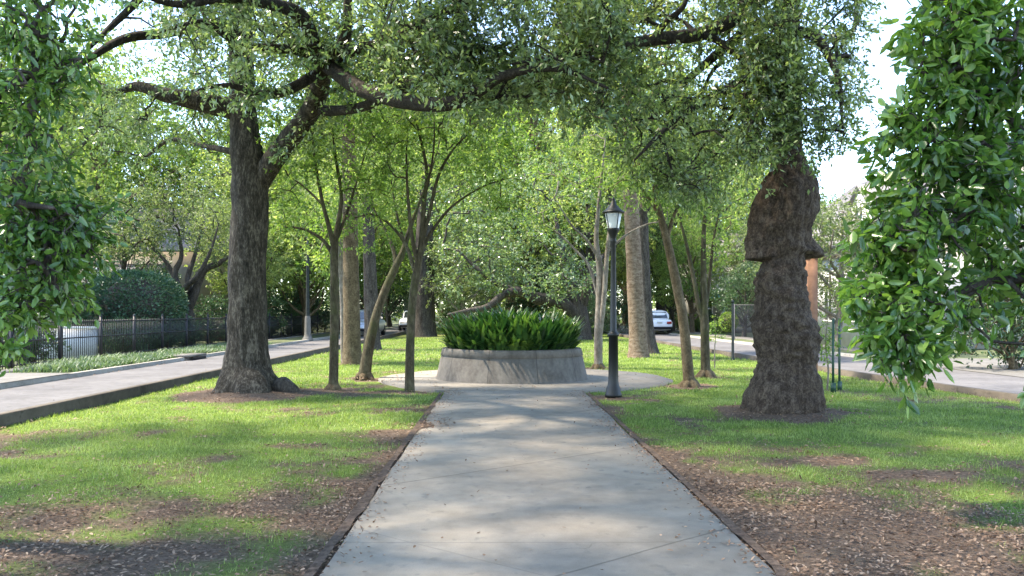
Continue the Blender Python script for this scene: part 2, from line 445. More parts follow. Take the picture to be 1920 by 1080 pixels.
M['planter'] = planter_mat()
def lawn_mat():
    m, nt, b, ln = new_mat("lawn_ground")
    at = nt.nodes.new("ShaderNodeAttribute"); at.attribute_name = "grass_cover"
    tc = nt.nodes.new("ShaderNodeTexCoord"); v = tc.outputs["Object"]
    f = noise(nt, 26, 5, v, 0.7); g = noise(nt, 5, 4, v)
    dirt = ramp(nt, f, [(0.32, (.048,.031,.021)), (0.5, (.125,.086,.060)), (0.7, (.24,.178,.13))])
    dirt = mix(nt, mathn(nt, 'MULTIPLY', g, 0.5), dirt, (.11,.08,.065))
    gr = ramp(nt, noise(nt, 40, 4, v, 0.7), [(0.3, (.05,.075,.02)), (0.52, (.12,.175,.035)), (0.72, (.21,.26,.07))])
    ln(mix(nt, at.outputs["Fac"], dirt, gr), b.inputs["Base Color"])
    b.inputs["Roughness"].default_value = 0.95; b.inputs["Specular IOR Level"].default_value = 0.1
    bump(nt, b, f, 0.9, 0.03); return m
M['lawn'] = lawn_mat()
def ground_mat():
    m, nt, b, ln = new_mat("yard_ground")
    f = noise(nt, 7, 5); 
    ln(ramp(nt, f, [(0.35, (.05,.05,.025)), (0.55, (.075,.10,.03)), (0.7, (.14,.13,.08))]), b.inputs["Base Color"])
    b.inputs["Roughness"].default_value = 0.95; bump(nt, b, f, 0.5, 0.05); return m
M['ground'] = ground_mat()

# ------------------------------------------------------------------ the setting: ground, lawn, roads, path
PX0, PX1 = -1.02, 1.56                       # path edges
PLC = np.array([0.27, 19.25]); PL_R = 3.55   # round plaza
OAK = G(470, 741); BURL = G(1466, 776)
def left_kerb(y): return -6.45 + 0.0 * y
def right_kerb(y): return np.interp(y, [0, 12, 19, 26, 40, 120], [9.2, 8.75, 8.1, 7.85, 7.5, 7.0])

TREE_BASES = {'A': G(625, 733), 'D': G(768, 733), 'Cc': G(684, 709), 'B': G(661, 683), 'G': G(1122, 692), 'J': G(1293, 725), 'K': G(1323, 707)}
def cover(x, y):
    n = fbm2(x, y, 0.75, 4, 3); n2 = fbm2(x, y, 2.8, 3, 11)
    bias = np.where(x < 0.3, sstep(2.6, 9.4, y - 0.18 * (x + 6)), sstep(4.6, 10.0, y + 0.55 * (x - 4)))
    c = bias * 1.15 - 0.18 + (n - 0.5) * 2.1 + (n2 - 0.5) * 2.0
    edge = np.minimum(np.abs(x - PX0), np.abs(x - PX1))
    c -= 0.75 * np.exp(-(edge / 0.38) ** 2) * sstep(17, 10, y)
    for p, r in ((OAK, 1.25), (BURL, 0.95)):
        d = np.hypot(x - p[0], (y - p[1]) * 0.9)
        c -= 1.6 * sstep(r * 1.25, r * 0.8, d)
    for k, p in TREE_BASES.items():
        d = np.hypot(x - p[0], y - p[1]); c -= 1.2 * sstep(0.75, 0.3, d)
    d = np.hypot((x - 2.3) / 1.5, (y - 15.0) / 0.7); c -= 0.9 * sstep(1.2, 0.5, d)
    d = np.hypot((x + 2.5) / 2.6, (y - 15.6) / 0.8); c -= 0.55 * sstep(1.2, 0.5, d)
    return np.clip(sstep(-0.05, 1.0, c), 0, 1)
def lawn_z(x, y):
    z = (fbm2(x, y, 0.5, 3, 23) - 0.5) * 0.09
    z += 0.10 * np.exp(-((x - BURL[0]) ** 2 + (y - BURL[1]) ** 2) / 0.8) + 0.12 * np.exp(-((x - OAK[0]) ** 2 + (y - OAK[1]) ** 2) / 1.2)
    e = np.where((x > PX0 - .6) & (x < PX1 + .6) & (y < 16.2), 1 - np.clip(np.minimum(np.abs(x - PX0), np.abs(x - PX1)) / .6, 0, 1), 0)
    inside = (x > PX0) & (x < PX1) & (y < 16.2)
    pl = np.hypot(x - PLC[0], y - PLC[1])
    q = 1 - np.clip((pl - PL_R) / .6, 0, 1)
    k = np.maximum(np.where(inside, 1, e), q)
    return z * (1 - k) + (-0.012) * k - np.where(inside | (pl < PL_R), 0.03, 0)

def lawn_sheet(xs, ys, name, fade=True):
    X, Y = np.meshgrid(xs, ys)
    t = (X - xs[0]) / (xs[-1] - xs[0])
    XX = left_kerb(Y) * (1 - t) + right_kerb(Y) * t
    Z = lawn_z(XX, Y)
    mb = MB(); mb.add(np.stack([XX, Y, Z], -1).reshape(-1, 3), grid_faces(len(ys), len(xs), False))
    o = structure(name, mb, M['lawn'], smooth=True)
    at = o.data.attributes.new("grass_cover", 'FLOAT', 'POINT')
    at.data.foreach_set("value", cover(XX, Y).ravel().astype(np.float32))
    return o
lawn_sheet(np.linspace(0, 1, 170), np.concatenate([np.arange(-6, 3, 0.5), np.arange(3, 24, 0.10), np.arange(24, 48, 0.5), np.arange(48, 141, 4.0)]), "lawn")

mb = MB(); mb.add([(-900,-900,-0.12),(900,-900,-0.12),(900,900,-0.12),(-900,900,-0.12)], [(0,1,2,3)])
structure("ground", mb, M['ground'])

def strip(name, xl, xr, ys, z, mat, thick=0.0):
    mb = MB(); ys = np.asarray(ys, float)
    L = np.stack([xl(ys), ys, np.full_like(ys, z)], -1); Rr = np.stack([xr(ys), ys, np.full_like(ys, z)], -1)
    if thick:
        V = np.stack([L - [0,0,thick], L, Rr, Rr - [0,0,thick]], 1).reshape(-1, 3)
        mb.add(V, grid_faces(len(ys), 4, False))
        e = MB
        mb.add(V[:4], [(0,1,2,3)]); mb.add(V[-4:], [(3,2,1,0)])
    else:
        mb.add(np.stack([L, Rr], 1).reshape(-1, 3), grid_faces(len(ys), 2, False)[:, ::-1])
    return structure(name, mb, mat)
YS = np.concatenate([np.arange(-20, 60, 2.0), np.arange(60, 141, 8.0)])
LRW = 2.9
strip("left_road", lambda y: left_kerb(y) - 0.16 - LRW, lambda y: left_kerb(y) - 0.16, YS, 0.03, M['road'])
strip("right_road", lambda y: right_kerb(y) + 0.16, lambda y: right_kerb(y) + 3.7, YS, 0.02, M['road'])
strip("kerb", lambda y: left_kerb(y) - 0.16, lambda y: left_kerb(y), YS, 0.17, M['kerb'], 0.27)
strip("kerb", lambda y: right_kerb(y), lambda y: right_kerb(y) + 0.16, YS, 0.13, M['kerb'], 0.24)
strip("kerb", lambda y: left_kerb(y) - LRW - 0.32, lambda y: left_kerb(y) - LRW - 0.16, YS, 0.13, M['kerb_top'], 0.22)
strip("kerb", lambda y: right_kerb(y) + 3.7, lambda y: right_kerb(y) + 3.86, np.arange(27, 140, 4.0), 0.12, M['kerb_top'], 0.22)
strip("verge", lambda y: left_kerb(y) - LRW - 2.1, lambda y: left_kerb(y) - LRW - 0.32, YS, 0.08, M['ground'])
strip("sidewalk", lambda y: left_kerb(y) - LRW - 2.7, lambda y: left_kerb(y) - LRW - 2.1, YS, 0.10, M['walk'], 0.2)
strip("driveway", lambda y: right_kerb(y) + 3.7, lambda y: right_kerb(y) + 24, np.arange(17, 27.1, 2.0), 0.03, M['walk'])
strip("verge", lambda y: right_kerb(y) + 3.86, lambda y: right_kerb(y) + 5.2, np.arange(27, 140, 4.0), 0.08, M['ground'])
strip("sidewalk", lambda y: right_kerb(y) + 5.2, lambda y: right_kerb(y) + 6.4, np.arange(27, 140, 4.0), 0.10, M['walk'], 0.2)
strip("driveway", lambda y: left_kerb(y) - LRW - 9, lambda y: left_kerb(y) - LRW - 0.16, np.arange(12, 19.1, 1.0), 0.145, M['walk'])

# path: slab with a slightly uneven edge
ys = np.arange(-5, 16.01, 0.25)
jl = (fbm2(ys * 0, ys, 1.5, 3, 5) - .5) * 0.05; jr = (fbm2(ys * 0, ys, 1.5, 3, 9) - .5) * 0.05
strip("path", lambda y: PX0 + jl, lambda y: PX1 + jr, ys, 0.022, M['path'], 0.12)
ys2 = np.arange(-4, 15.6, 0.06)
w1 = np.clip(.26 * (fbm2(ys2 * 0, ys2, 1.7, 4, 61) - .48), 0, 1) * .45 + .3 * np.exp(-((ys2 - 11.1) / .22) ** 2) * .55; w2 = np.clip(.26 * (fbm2(ys2 * 0, ys2, 1.7, 4, 67) - .48), 0, 1) * .45
strip("soil_edge", lambda y: np.full_like(y, PX0 - .08), lambda y: PX0 - .02 + w1, ys2, 0.0265, M['soil'])
strip("soil_edge", lambda y: PX1 + .02 - w2, lambda y: np.full_like(y, PX1 + .08), ys2, 0.0265, M['soil'])
mb = MB()
a = np.linspace(0, 2 * np.pi, 97)[:-1]
rr = PL_R + (fbm(np.stack([np.cos(a) * 3, np.sin(a) * 3, a * 0], -1), 3, 4) - .5) * 0.35
rr = rr * (1 - .16 * sstep(.2, .9, -np.cos(a)))
rings = [np.stack([PLC[0] + rr * np.cos(a), PLC[1] + rr * np.sin(a), np.full_like(a, z)], -1) for z in (-0.1, 0.017)]
rings.append(np.stack([PLC[0] + 0.3 * np.cos(a), PLC[1] + 0.3 * np.sin(a), np.full_like(a, 0.017)], -1))
mb.add(np.concatenate(rings), grid_faces(3, len(a), True))
structure("plaza", mb, M['plaza'])

# ------------------------------------------------------------------ grass, leaf litter
def blades(mb, base, az, lean, length, width, K=3, bend=0.6, prof=None):
    n = len(base)
    d = np.stack([np.cos(az), np.sin(az), np.zeros(n)], -1); s = np.stack([-np.sin(az), np.cos(az), np.zeros(n)], -1)
    prof = prof or [1 - k / (K - 1) for k in range(K)]
    P = base.copy(); ang = lean.copy(); seg = length / (K - 1)
    V = []
    for k in range(K):
        w = (width * max(prof[k], 0.04) * 0.5)[:, None]
        V.append(P - s * w); V.append(P + s * w)
        P = P + d * (np.sin(ang) * seg)[:, None] + np.array([0, 0, 1]) * (np.cos(ang) * seg)[:, None]
        ang = ang + bend / (K - 1)
    V = np.stack(V, 1)
    f = np.array([(2*k, 2*k+1, 2*k+3, 2*k+2) for k in range(K - 1)])
    mb.add(V.reshape(-1, 3), ((np.arange(n) * 2 * K)[:, None, None] + f[None]).reshape(-1, 4))
def on_hard(x, y, m=0.0):
    return ((x > PX0 + m) & (x < PX1 - m) & (y < 16.2)) | (np.hypot(x - PLC[0], y - PLC[1]) < PL_R - m)

mb = MB()
for (y0, y1, n, L, w) in ((3.6, 7, 90000, .040, .006), (7, 11, 130000, .045, .007), (11, 16, 130000, .05, .010), (16, 26, 110000, .06, .016), (26, 48, 60000, .08, .03)):
    x = rng.uniform(-6.45, 8.9, n); y = rng.uniform(y0, y1, n)
    c = cover(x, y); tuft = fbm2(x, y, 6, 2, 31)
    keep = (rng.random(n) < c * (0.25 + 1.2 * tuft)) & (x < right_kerb(y)) & ~on_hard(x, y, 0.03 + 0.10 * fbm2(x, y, 3, 2, 77))
    x, y, c = x[keep], y[keep], c[keep]; n = len(x)
    hgt = L * rng.uniform(0.5, 1.3, n) * (0.3 + 1.4 * fbm2(x, y, 2.6, 3, 8))
    blades(mb, np.stack([x, y, lawn_z(x, y) - .004], -1), rng.uniform(0, 6.28, n), rng.uniform(0.1, 0.9, n), hgt, np.full(n, w), 3, 0.8)
tag(link("grass", mb, M['grass']), "short bright green lawn grass growing in patches along the path", "grass", kind="stuff")

mb = MB()
def litter(n, xs, ys, dens, L):
    x = rng.uniform(*xs, n); y = rng.uniform(*ys, n)
    k = (rng.random(n) < dens(x, y)); x, y = x[k], y[k]; n = len(x)
    hard = on_hard(x, y)
    z = np.where(hard, 0.028, np.where((x < -6.6) | (x > right_kerb(y)), .04, lawn_z(x, y) + 0.012)) + rng.uniform(0, .012, n)
    d = rng.normal(size=(n, 3)) * np.array([1, 1, .28])
    leaves(mb, np.stack([x, y, z], -1), d, L, L * .55, 'oval', 0.8)
soft = lambda x, y: np.where(on_hard(x, y, 0), 0.0, 1.0)
litter(70000, (-6.4, 8.5), (3.6, 7.5), lambda x, y: soft(x, y) * (0.10 + 0.9 * (1 - cover(x, y))) * (0.25 + 0.9 * fbm2(x, y, 1.1, 3, 41)), 0.036)
litter(40000, (-6.4, 8.5), (7.5, 13), lambda x, y: soft(x, y) * (0.03 + 0.8 * (1 - cover(x, y))) * (0.2 + 0.9 * fbm2(x, y, 1.1, 3, 41)), 0.042)
litter(20000, (-6.4, 8.0), (13, 26), lambda x, y: soft(x, y) * (0.03 + 0.7 * (1 - cover(x, y))), 0.05)
edge = lambda x, y: np.exp(-(np.minimum(np.abs(x - PX0), np.abs(x - PX1)) / (.05 + .22 * fbm2(x * 0, y, 1.1, 2, 55))) ** 2)
litter(16000, (PX0, PX1), (4, 16), lambda x, y: 0.75 * edge(x, y) + 0.012, 0.034)
litter(6000, (-3.4, 3.8), (15.6, 22), lambda x, y: np.where(on_hard(x, y), 0.05 + .6 * sstep(-1.4, -3.0, x), 0), 0.045)
litter(6000, (-6.4, -0.6), (10.2, 12.2), lambda x, y: 0.8 * np.exp(-((x + .95) ** 2 / .12 + (y - 11.2) ** 2 / .15)), 0.045)
litter(9000, (-9.6, -6.6), (6, 60), lambda x, y: 0.7 * np.exp(-((x + 6.72) / .12) ** 2) + .5 * np.exp(-((x + 9.48) / .10) ** 2) + .004, 0.06)
litter(9000, (7.0, 9.6), (8, 60), lambda x, y: 0.7 * np.exp(-((x - right_kerb(y) - .27) / .12) ** 2), 0.06)
tag(link("leaf_litter", mb, M['litter']), "fallen brown leaves scattered over bare soil beside the path", "leaves", kind="stuff")

# ------------------------------------------------------------------ round concrete planter
pl = thing("planter", "low round weathered concrete planter at the end of the path", "planter", (PLC[0], PLC[1], 0.017))
mb = MB()
mb.lathe([(1.72, 0), (1.70, .02), (1.592, .50), (1.57, .505), (1.57, .515), (1.605, .53), (1.565, .66), (1.55, .68), (1.36, .68), (1.34, .665), (1.33, .55)], 72)
link("wall", mb, M['planter'], pl, smooth=False)
mb = MB(); mb.lathe([(1.335, .60), (0.6, .64), (0.001, .66)], 48); link("soil", mb, M['soil'], pl)
mb = MB(); n = 2300
rr_ = 1.36 * np.sqrt(rng.random(n)); an = rng.uniform(0, 6.283, n)
bx, by = rr_ * np.cos(an), rr_ * np.sin(an)
az = an + rng.normal(0, 1.2, n)
ln_ = rng.uniform(.45, .98, n) * (0.88 + .3 * fbm2(bx, by, 2.2, 2, 2)) * (1 - .22 * (rr_ / 1.36) ** 3)
blades(mb, np.stack([PLC[0] + bx, PLC[1] + by, np.full(n, .63)], -1), az, rng.uniform(.0, .2, n) + .14 * (rr_ / 1.36) ** 3,
       ln_ * 1.08, rng.uniform(.07, .13, n), 7, .75, [.25, .6, .95, 1, .85, .5, .05])
n = 520
an = rng.uniform(0, 6.283, n); rr_ = rng.uniform(1.1, 1.40, n); bx, by = rr_ * np.cos(an), rr_ * np.sin(an)
blades(mb, np.stack([PLC[0] + bx, PLC[1] + by, np.full(n, .63)], -1), an + rng.normal(0, .6, n), rng.uniform(.25, .6, n), rng.uniform(.32, .58, n), rng.uniform(.07, .12, n), 7, 1.3, [.25, .6, .95, 1, .85, .5, .05])
tag(link("strap_leaf_foliage", mb, M['strap_leaf']), "dense glossy dark green strap leaves filling the round concrete planter", "plants", kind="stuff")

# ------------------------------------------------------------------ street lamp
L0 = G(1150, 744)
lp = thing("lamp_post", "black cast lamp post with frosted lantern beside the planter", "lamp post", (L0[0], L0[1], 0))
mb = MB(); mb.lathe([(.001,0),(.15,0),(.15,.05),(.135,.07),(.125,.16),(.105,.20),(.098,.24)], 16); link("base", mb, M['black_metal'], lp, True)
mb = MB(); mb.lathe([(.096,.24),(.088,.30),(.083,1.07),(.10,1.075),(.105,1.10),(.10,1.13),(.07,1.14),(.06,1.17),(.052,1.9),(.046,2.72),(.055,2.74),(.06,2.77),(.05,2.80)], 16); link("shaft", mb, M['black_metal'], lp, True)
mb = MB(); mb.lathe([(.05,2.80),(.058,2.83),(.085,2.90),(.112,2.95),(.115,2.975),(.10,2.98)], 16); link("cup", mb, M['black_metal'], lp, True)
mb = MB(); mb.lathe([(.10,2.981),(.148,3.24),(.001,3.241)], 16); gl = link("lantern", mb, M['lamp_glass'], lp)
mb = MB()
for k in range(4):
    t = k * math.pi / 2 + .5; c, s_ = math.cos(t), math.sin(t)
    sweep(mb, [(.104*c,.104*s_,2.975),(.152*c,.152*s_,3.243)], [.008,.008], 4)
link("frame", mb, M['black_metal'], lp)
mb = MB(); mb.lathe([(.001,3.242),(.185,3.242),(.20,3.25),(.20,3.268),(.15,3.30),(.10,3.35),(.075,3.385),(.055,3.40),(.048,3.45),(.03,3.465),(.035,3.49),(.018,3.52),(.001,3.53)], 20); link("cap", mb, M['black_metal'], lp, True)

# ------------------------------------------------------------------ tree tools
def crown_part(twigs, foliage, barkm, leafm, parent):
    nt_ = sum(len(f) for f in twigs.f); twigs_v = twigs.n
    m = MB(); m.v = twigs.v + foliage.v; m.f = list(twigs.f) + [f + twigs_v for f in foliage.f]; m.n = twigs.n + foliage.n
    me = m.mesh("crown"); me.materials.append(leafm); me.materials.append(barkm)
    k = np.zeros(len(me.polygons), np.int32); k[:nt_] = 1
    me.polygons.foreach_set("material_index", k)
    return link("crown", me, None, parent)

def prune_sun(cen, targets, keep=0.08):
    """thin the foliage where the sun reaches the lawn"""
    cen = np.asarray(cen)
    S = cen[:, :2] - SUN_DIR[:2] * (cen[:, 2:3] / SUN_DIR[2])
    m = np.zeros(len(cen))
    for (x0, x1, y0, y1, k) in targets:
        ins = (S[:, 0] > x0) & (S[:, 0] < x1) & (S[:, 1] > y0 + .25 * np.sin(S[:, 0] * 1.7)) & (S[:, 1] < y1 + .3 * np.sin(S[:, 0] * 2.3 + 1))
        m = np.maximum(m, np.where(ins, k, 0))
    return cen[rng.random(len(cen)) > m]
SUNNY = [(-6.6, -1.5, 11.6, 14.1, .93), (-2.0, 1.8, 10.6, 12.0, .75), (-6.5, 8, 23.5, 31, .85), (4.6, 9, 8.6, 12.0, .7), (8.3, 13, 6, 40, .9), (-9.5, -6.6, 8, 40, .8), (-0.5, 1.3, 13, 15, .5)]

def build_tree(name, label, cat, base, limbs, cen, leafm, barkm, nleaf, rcl, L, Wd, kind='diamond', group=None, sides=10,
               limbm=None, droop=.25, lump=.12, twig=.006, rmax=.06, root=None, flare=None, pale_limbs=(), stems=False, flat=.5, maxlen=3.0):
    """limbs: list of [(x,y,z,r)...] in place coordinates; first is the trunk"""
    t = root or thing(name, label, cat, tuple(base), group=group)
    b = np.asarray(base)
    lp_all = []
    for i, lb in enumerate(limbs):
        S = spline(lb, 6); pts = S[:, :3] - b
        m = MB(); sweep(m, pts, np.maximum(S[:, 3], .004), sides if i == 0 else 8, lump, 3.0, i)
        lp_all.append(S)
        if i == 0:
            if flare is not None: flare(m)
            link("trunk", m, barkm, t, True)
        else: link("limb", m, barkm if (i in pale_limbs or limbm is None) else limbm, t, True)
    LP = np.concatenate([s[len(s) // 3:] if i == 0 else s for i, s in enumerate(lp_all)])
    cen = np.asarray(cen)
    m = MB(); grow_twigs(m, LP[:, :3] - b, cen - b, twig, maxlen=maxlen, rmax=rmax)
    m2 = MB(); clusters_to_leaves(m2, cen - b, nleaf, rcl, L, Wd, kind, droop, flat, m if stems else None)
    crown_part(m, m2, limbm or barkm, leafm, t)
    return t
def LB(*pts):      # limb from photo pixels: (px, py, Y, radius)
    return [(*W(p[0], p[1], p[2]), p[3]) for p in pts]

def region(n, px, lower, upper, Yr, gap=0.45, gs=0.55, seed=1):
    """leaf clusters filling the volume of air that lies under a canopy's upper and over its lower outline"""
    x = rng.uniform(px[0], px[1], n); lo = np.interp(x, [p[0] for p in lower], [p[1] for p in lower])
    y = lo - (lo - upper) * rng.random(n)
    Y = rng.uniform(Yr[0], Yr[1], n)
    P = np.stack([(x - HX) * Y / F, Y, CAMZ - (y - HY) * Y / F], -1)
    g = fbm(P * gs, 3, seed)
    return P[g > gap * (0.75 + 0.5 * rng.random(n))]

# ------------------------------------------------------------------ the large oak
oak_trunk = [(OAK[0] - .02, OAK[1], -.1, .46), (OAK[0] - .02, OAK[1], .12, .44)] + LB((464, 690, 15.5, .41), (463, 620, 15.5, .36), (465, 500, 15.5, .335), (468, 380, 15.5, .325), (466, 310, 15.5, .31), (456, 220, 15.5, .245), (453, 120, 15.5, .225), (448, 0, 15.5, .20), (440, -160, 15.6, .15), (425, -330, 15.6, .08), (420, -420, 15.6, .03))
oak_limbs = [oak_trunk,
  LB((476, 365, 15.5, .18), (505, 312, 15.4, .20), (545, 258, 15.0, .19), (585, 205, 14.5, .175), (598, 165, 14.1, .16), (607, 128, 13.6, .15), (625, 112, 13.2, .13), (650, 60, 12.6, .08), (652, -40, 12.3, .05), (640, -140, 12.3, .025)),
  LB((612, 135, 13.5, .12), (590, 88, 12.8, .115), (565, 30, 12.0, .10), (500, 6, 11.2, .08), (420, -4, 10.5, .06), (330, 8, 10, .045), (240, -20, 9.6, .02)),
  LB((608, 118, 13.4, .07), (560, 95, 12.8, .07), (480, 88, 12.2, .06), (430, 72, 11.8, .05), (380, 40, 11.4, .03), (300, 60, 11.0, .015)),
  LB((612, 122, 13.4, .12), (650, 150, 12.6, .115), (690, 172, 12.0, .11), (760, 190, 11.4, .11), (830, 196, 11.0, .10), (885, 178, 10.8, .085), (950, 140, 10.5, .06), (1050, 130, 10.2, .035), (1140, 165, 10, .015)),
  LB((597, 205, 14.5, .10), (625, 208, 14.0, .085), (680, 200, 13.3, .08), (730, 178, 12.8, .07), (800, 150, 12.4, .045), (900, 90, 12, .02)),
  LB((612, 125, 13.5, .09), (575, 150, 13.2, .085), (530, 172, 12.9, .075), (480, 178, 12.7, .06), (430, 160, 12.5, .04), (360, 170, 12.4, .02)),
  LB((625, 115, 13.2, .08), (690, 85, 12.4, .06), (760, 60, 11.6, .055), (850, 15, 11.0, .05), (960, -40, 10.5, .03)),
  LB((448, 205, 15.5, .2), (410, 198, 15.4, .19), (375, 190, 15.3, .175), (310, 178, 15.2, .13), (260, 162, 15.2, .09), (215, 170, 15.3, .05), (180, 150, 15.4, .02)),
  LB((452, 60, 15.5, .14), (390, 45, 15.0, .11), (310, 62, 14.4, .085), (235, 72, 13.8, .075), (170, 108, 13.2, .05), (110, 150, 12.8, .02)),
  LB((450, 40, 15.5, .12), (330, -60, 14.8, .1), (240, 20, 13.4, .06), (165, 92, 12.8, .03)),
  LB((440, 285, 15.6, .06), (375, 272, 16.4, .05), (320, 262, 16.9, .045), (285, 285, 17.2, .035), (255, 310, 17.4, .015)),
  LB((450, -60, 15.5, .12), (600, -200, 14.5, .10), (800, -260, 13.5, .07), (1000, -280, 12.5, .03)),
  LB((446, -80, 15.5, .12), (500, -300, 13, .09), (620, -420, 10.5, .06), (700, -600, 8.5, .03)),
  [(-4.8, 15.5, 7.6, .13), (-5.5, 12.5, 8.4, .11), (-5.6, 9.5, 8.8, .09), (-5.0, 6.5, 9.1, .06), (-4.2, 3.5, 9.2, .02)],  # from here on, unseen limbs added to carry the shading foliage overhead
  [(-4.8, 15.5, 7.9, .12), (-3.4, 12.8, 8.8, .10), (-1.6, 9.8, 9.2, .08), (-.6, 6.8, 9.4, .05), (0, 3.5, 9.4, .02)],
  [(-4.8, 15.5, 7.7, .12), (-7.2, 13.5, 8.6, .09), (-9.0, 10, 9.2, .06), (-9.6, 7, 9.3, .02)],
]
low = [(130, 130), (250, 110), (350, 150), (440, 130), (480, 210), (540, 110), (640, 90), (700, 140), (780, 195), (860, 205), (960, 190), (1050, 215), (1150, 225)]
cen = np.concatenate([
  region(760, (330, 1150), low, -60, (9.8, 13.5), .49, 1.0, 3),
  region(260, (640, 1150), low, 20, (11, 14.5), .47, 1.0, 5),
  region(150, (140, 420), [(140, 110), (420, 150)], -60, (12, 15), .5, .8, 4),
  region(120, (180, 420), [(180, 330), (300, 300), (420, 270)], 150, (14.6, 17.2), .48, .9, 6),
  region(60, (500, 700), [(500, 260), (560, 300), (700, 270)], 60, (12.6, 15), .46, 1.1, 8), region(20, (400, 500), [(400, 230), (500, 230)], 60, (12.5, 15), .45, 1.1, 9),
])
n = 5600
ov = np.stack([rng.uniform(-11, 6, n), rng.uniform(1, 22, n), rng.uniform(7.2, 11.0, n)], -1)  # unseen foliage above the view, added to shade the path and lawn
ov = ov[(((ov[:, 0] + 2.5) / 8.5) ** 2 + ((ov[:, 1] - 11.5) / 10.5) ** 2 < 1) & (ov[:, 2] > CAMZ + 610 / F * ov[:, 1])]
ov = ov[fbm(ov * .5, 3, 61) > .36]; n_vis = None
cen = np.concatenate([prune_sun(cen, [(a, b, c, d, k * .6) for a, b, c, d, k in SUNNY]), prune_sun(ov, SUNNY)])
R_OAK = np.where(cen[:, 2] > CAMZ + 600 / F * cen[:, 1], .42, .33)
def oak_flare(m):
    V = np.concatenate(m.v); z = V[:, 2]; an_ = np.arctan2(V[:, 1], V[:, 0] + .02)
    k = np.clip(1 - (z + .02) / 1.1, 0, 1.1) ** 2.4
    rid = .5 + .5 * np.sin(an_ * 5 + 1.1 + .8 * np.sin(an_ * 2)) 
    f = 1 + k * (.16 + .42 * rid)
    wob = 1 + .05 * np.sin(an_ * 7 + 2 * np.sin(z * 1.3)) * np.clip(1 - z / 6, 0, 1)
    V[:, 0] *= np.where(z < 1.2, f, 1) * wob; V[:, 1] *= np.where(z < 1.2, f, 1) * wob
    m.v = [V]
oak = build_tree("oak_tree", "large spreading oak with thick straight grey brown trunk and dark crooked limbs over the path", "tree", (OAK[0], OAK[1], 0), oak_limbs, cen,
           M['oak_leaf'], M['oak_bark'], 85, R_OAK, .088, .038, sides=40, limbm=M['shaded_limb_bark'], lump=.10, stems=True, flare=oak_flare, pale_limbs=(1, 8, 11), twig=.005, rmax=.04)
mb = MB()
q = W(536, 722, 15.3) - np.array([OAK[0], OAK[1], 0])
S = spline([(q[0] - .22, q[1], .16, .10), (q[0] - .05, q[1], .17, .17), (q[0] + .12, q[1] - .02, .10, .13), (q[0] + .26, q[1] - .03, .0, .06)], 5)
sweep(mb, S[:, :3], S[:, 3], 12, .25, 5, 3)
tag(link("root", mb, M['dark_bark'], oak, True), "dark rounded root lump")

# ------------------------------------------------------------------ the burl tree
bt = thing("burl_oak_tree", "stout dark oak with a lumpy trunk and skirt-like burl collar in the lawn", "tree", (BURL[0], BURL[1], 0))
YB = BURL[1]
prof = [(800,1386,1548),(778,1392,1541),(760,1395,1539),(735,1403,1536),(705,1414,1531),(686,1422,1526),(672,1424,1529),(655,1420,1533),(630,1415,1534),(605,1413,1527),(585,1417,1518),(560,1418,1513),(535,1419,1512),(515,1421,1511),(500,1427,1510),(488,1432,1509),(470,1434,1511),
        (450,1426,1512),(430,1421,1518),(412,1417,1524),(390,1418,1529),(370,1420,1531),(350,1427,1529),(330,1437,1519),(305,1444,1508),(275,1449,1502),(220,1450,1500),(150,1452,1500),(80,1454,1500),(0,1457,1499),(-90,1462,1497),(-200,1466,1494),(-330,1472,1488),(-420,1477,1483)]
PR = spline(prof, 7); ns = 110
a = np.arange(ns) * 2 * np.pi / ns
sc_ = YB / F
mb = MB(); rings = []
lipang = fbm(np.stack([np.cos(a) * 2.2, np.sin(a) * 2.2, a * 0], -1), 3, 5) - .5
for (py, l, r) in PR:
    z = CAMZ - (py - HY) * sc_; cx = ((l + r) / 2 - HX) * sc_ - BURL[0]; rx = (r - l) / 2 * sc_
    ca, sa = np.cos(a), np.sin(a)
    amp = 1.0 if py > 300 else .3
    P3 = np.stack([ca * rx, sa * rx, np.full(ns, z)], -1)
    big = fbm(P3 * np.array([3.2, 3.2, 3.6]), 3, 77) - .5
    wr = fbm(P3 * np.array([7, 7, 16]), 3, 79) - .5                       # wrinkles across the middle
    gr = fbm(P3 * np.array([18, 18, 4]), 3, 80) - .5                      # grooves along base and top
    mid_ = 1 if 500 < py < 700 else .25
    rad = rx + amp * (big * .20 + wr * .12 * mid_ + gr * .11 * (1.1 - mid_))
    # skirt of burl: big lobes at both sides, a low lip in front, hanging edge at the bottom
    left = np.exp(-((np.abs(np.arctan2(np.sin(a - np.pi), np.cos(a - np.pi)))) / .62) ** 2)
    right = np.exp(-((np.abs(np.arctan2(np.sin(a), np.cos(a)))) / .52) ** 2)
    front = .35 + .5 * lipang
    lob = left * .33 + right * .50 + front * .09 * (1 - left) * (1 - right)
    zb = CAMZ - (480 - HY) * sc_ + (1 - left) * (1 - right) * (.04 + .25 * lipang)
    zb = zb - left * .055 + .05 * (fbm(np.stack([np.cos(a) * 9, np.sin(a) * 9, a * 0], -1), 2, 6) - .5)
    t_ = (z - zb)
    sk = np.where(t_ > 0, np.clip(1 - t_ / (.28 + .75 * left + .12 * right), 0, 1) ** 1.25, np.clip(1 + t_ / .035, 0, 1))
    rad = rad + lob * sk * .85 + lob * sk * big * .5
    rings.append(np.stack([cx + rad * ca, rad * .96 * sa, np.full(ns, z)], -1))
mb.add(np.concatenate(rings), grid_faces(len(rings), ns, True))
link("trunk", mb, M['burl_bark'], bt, True)
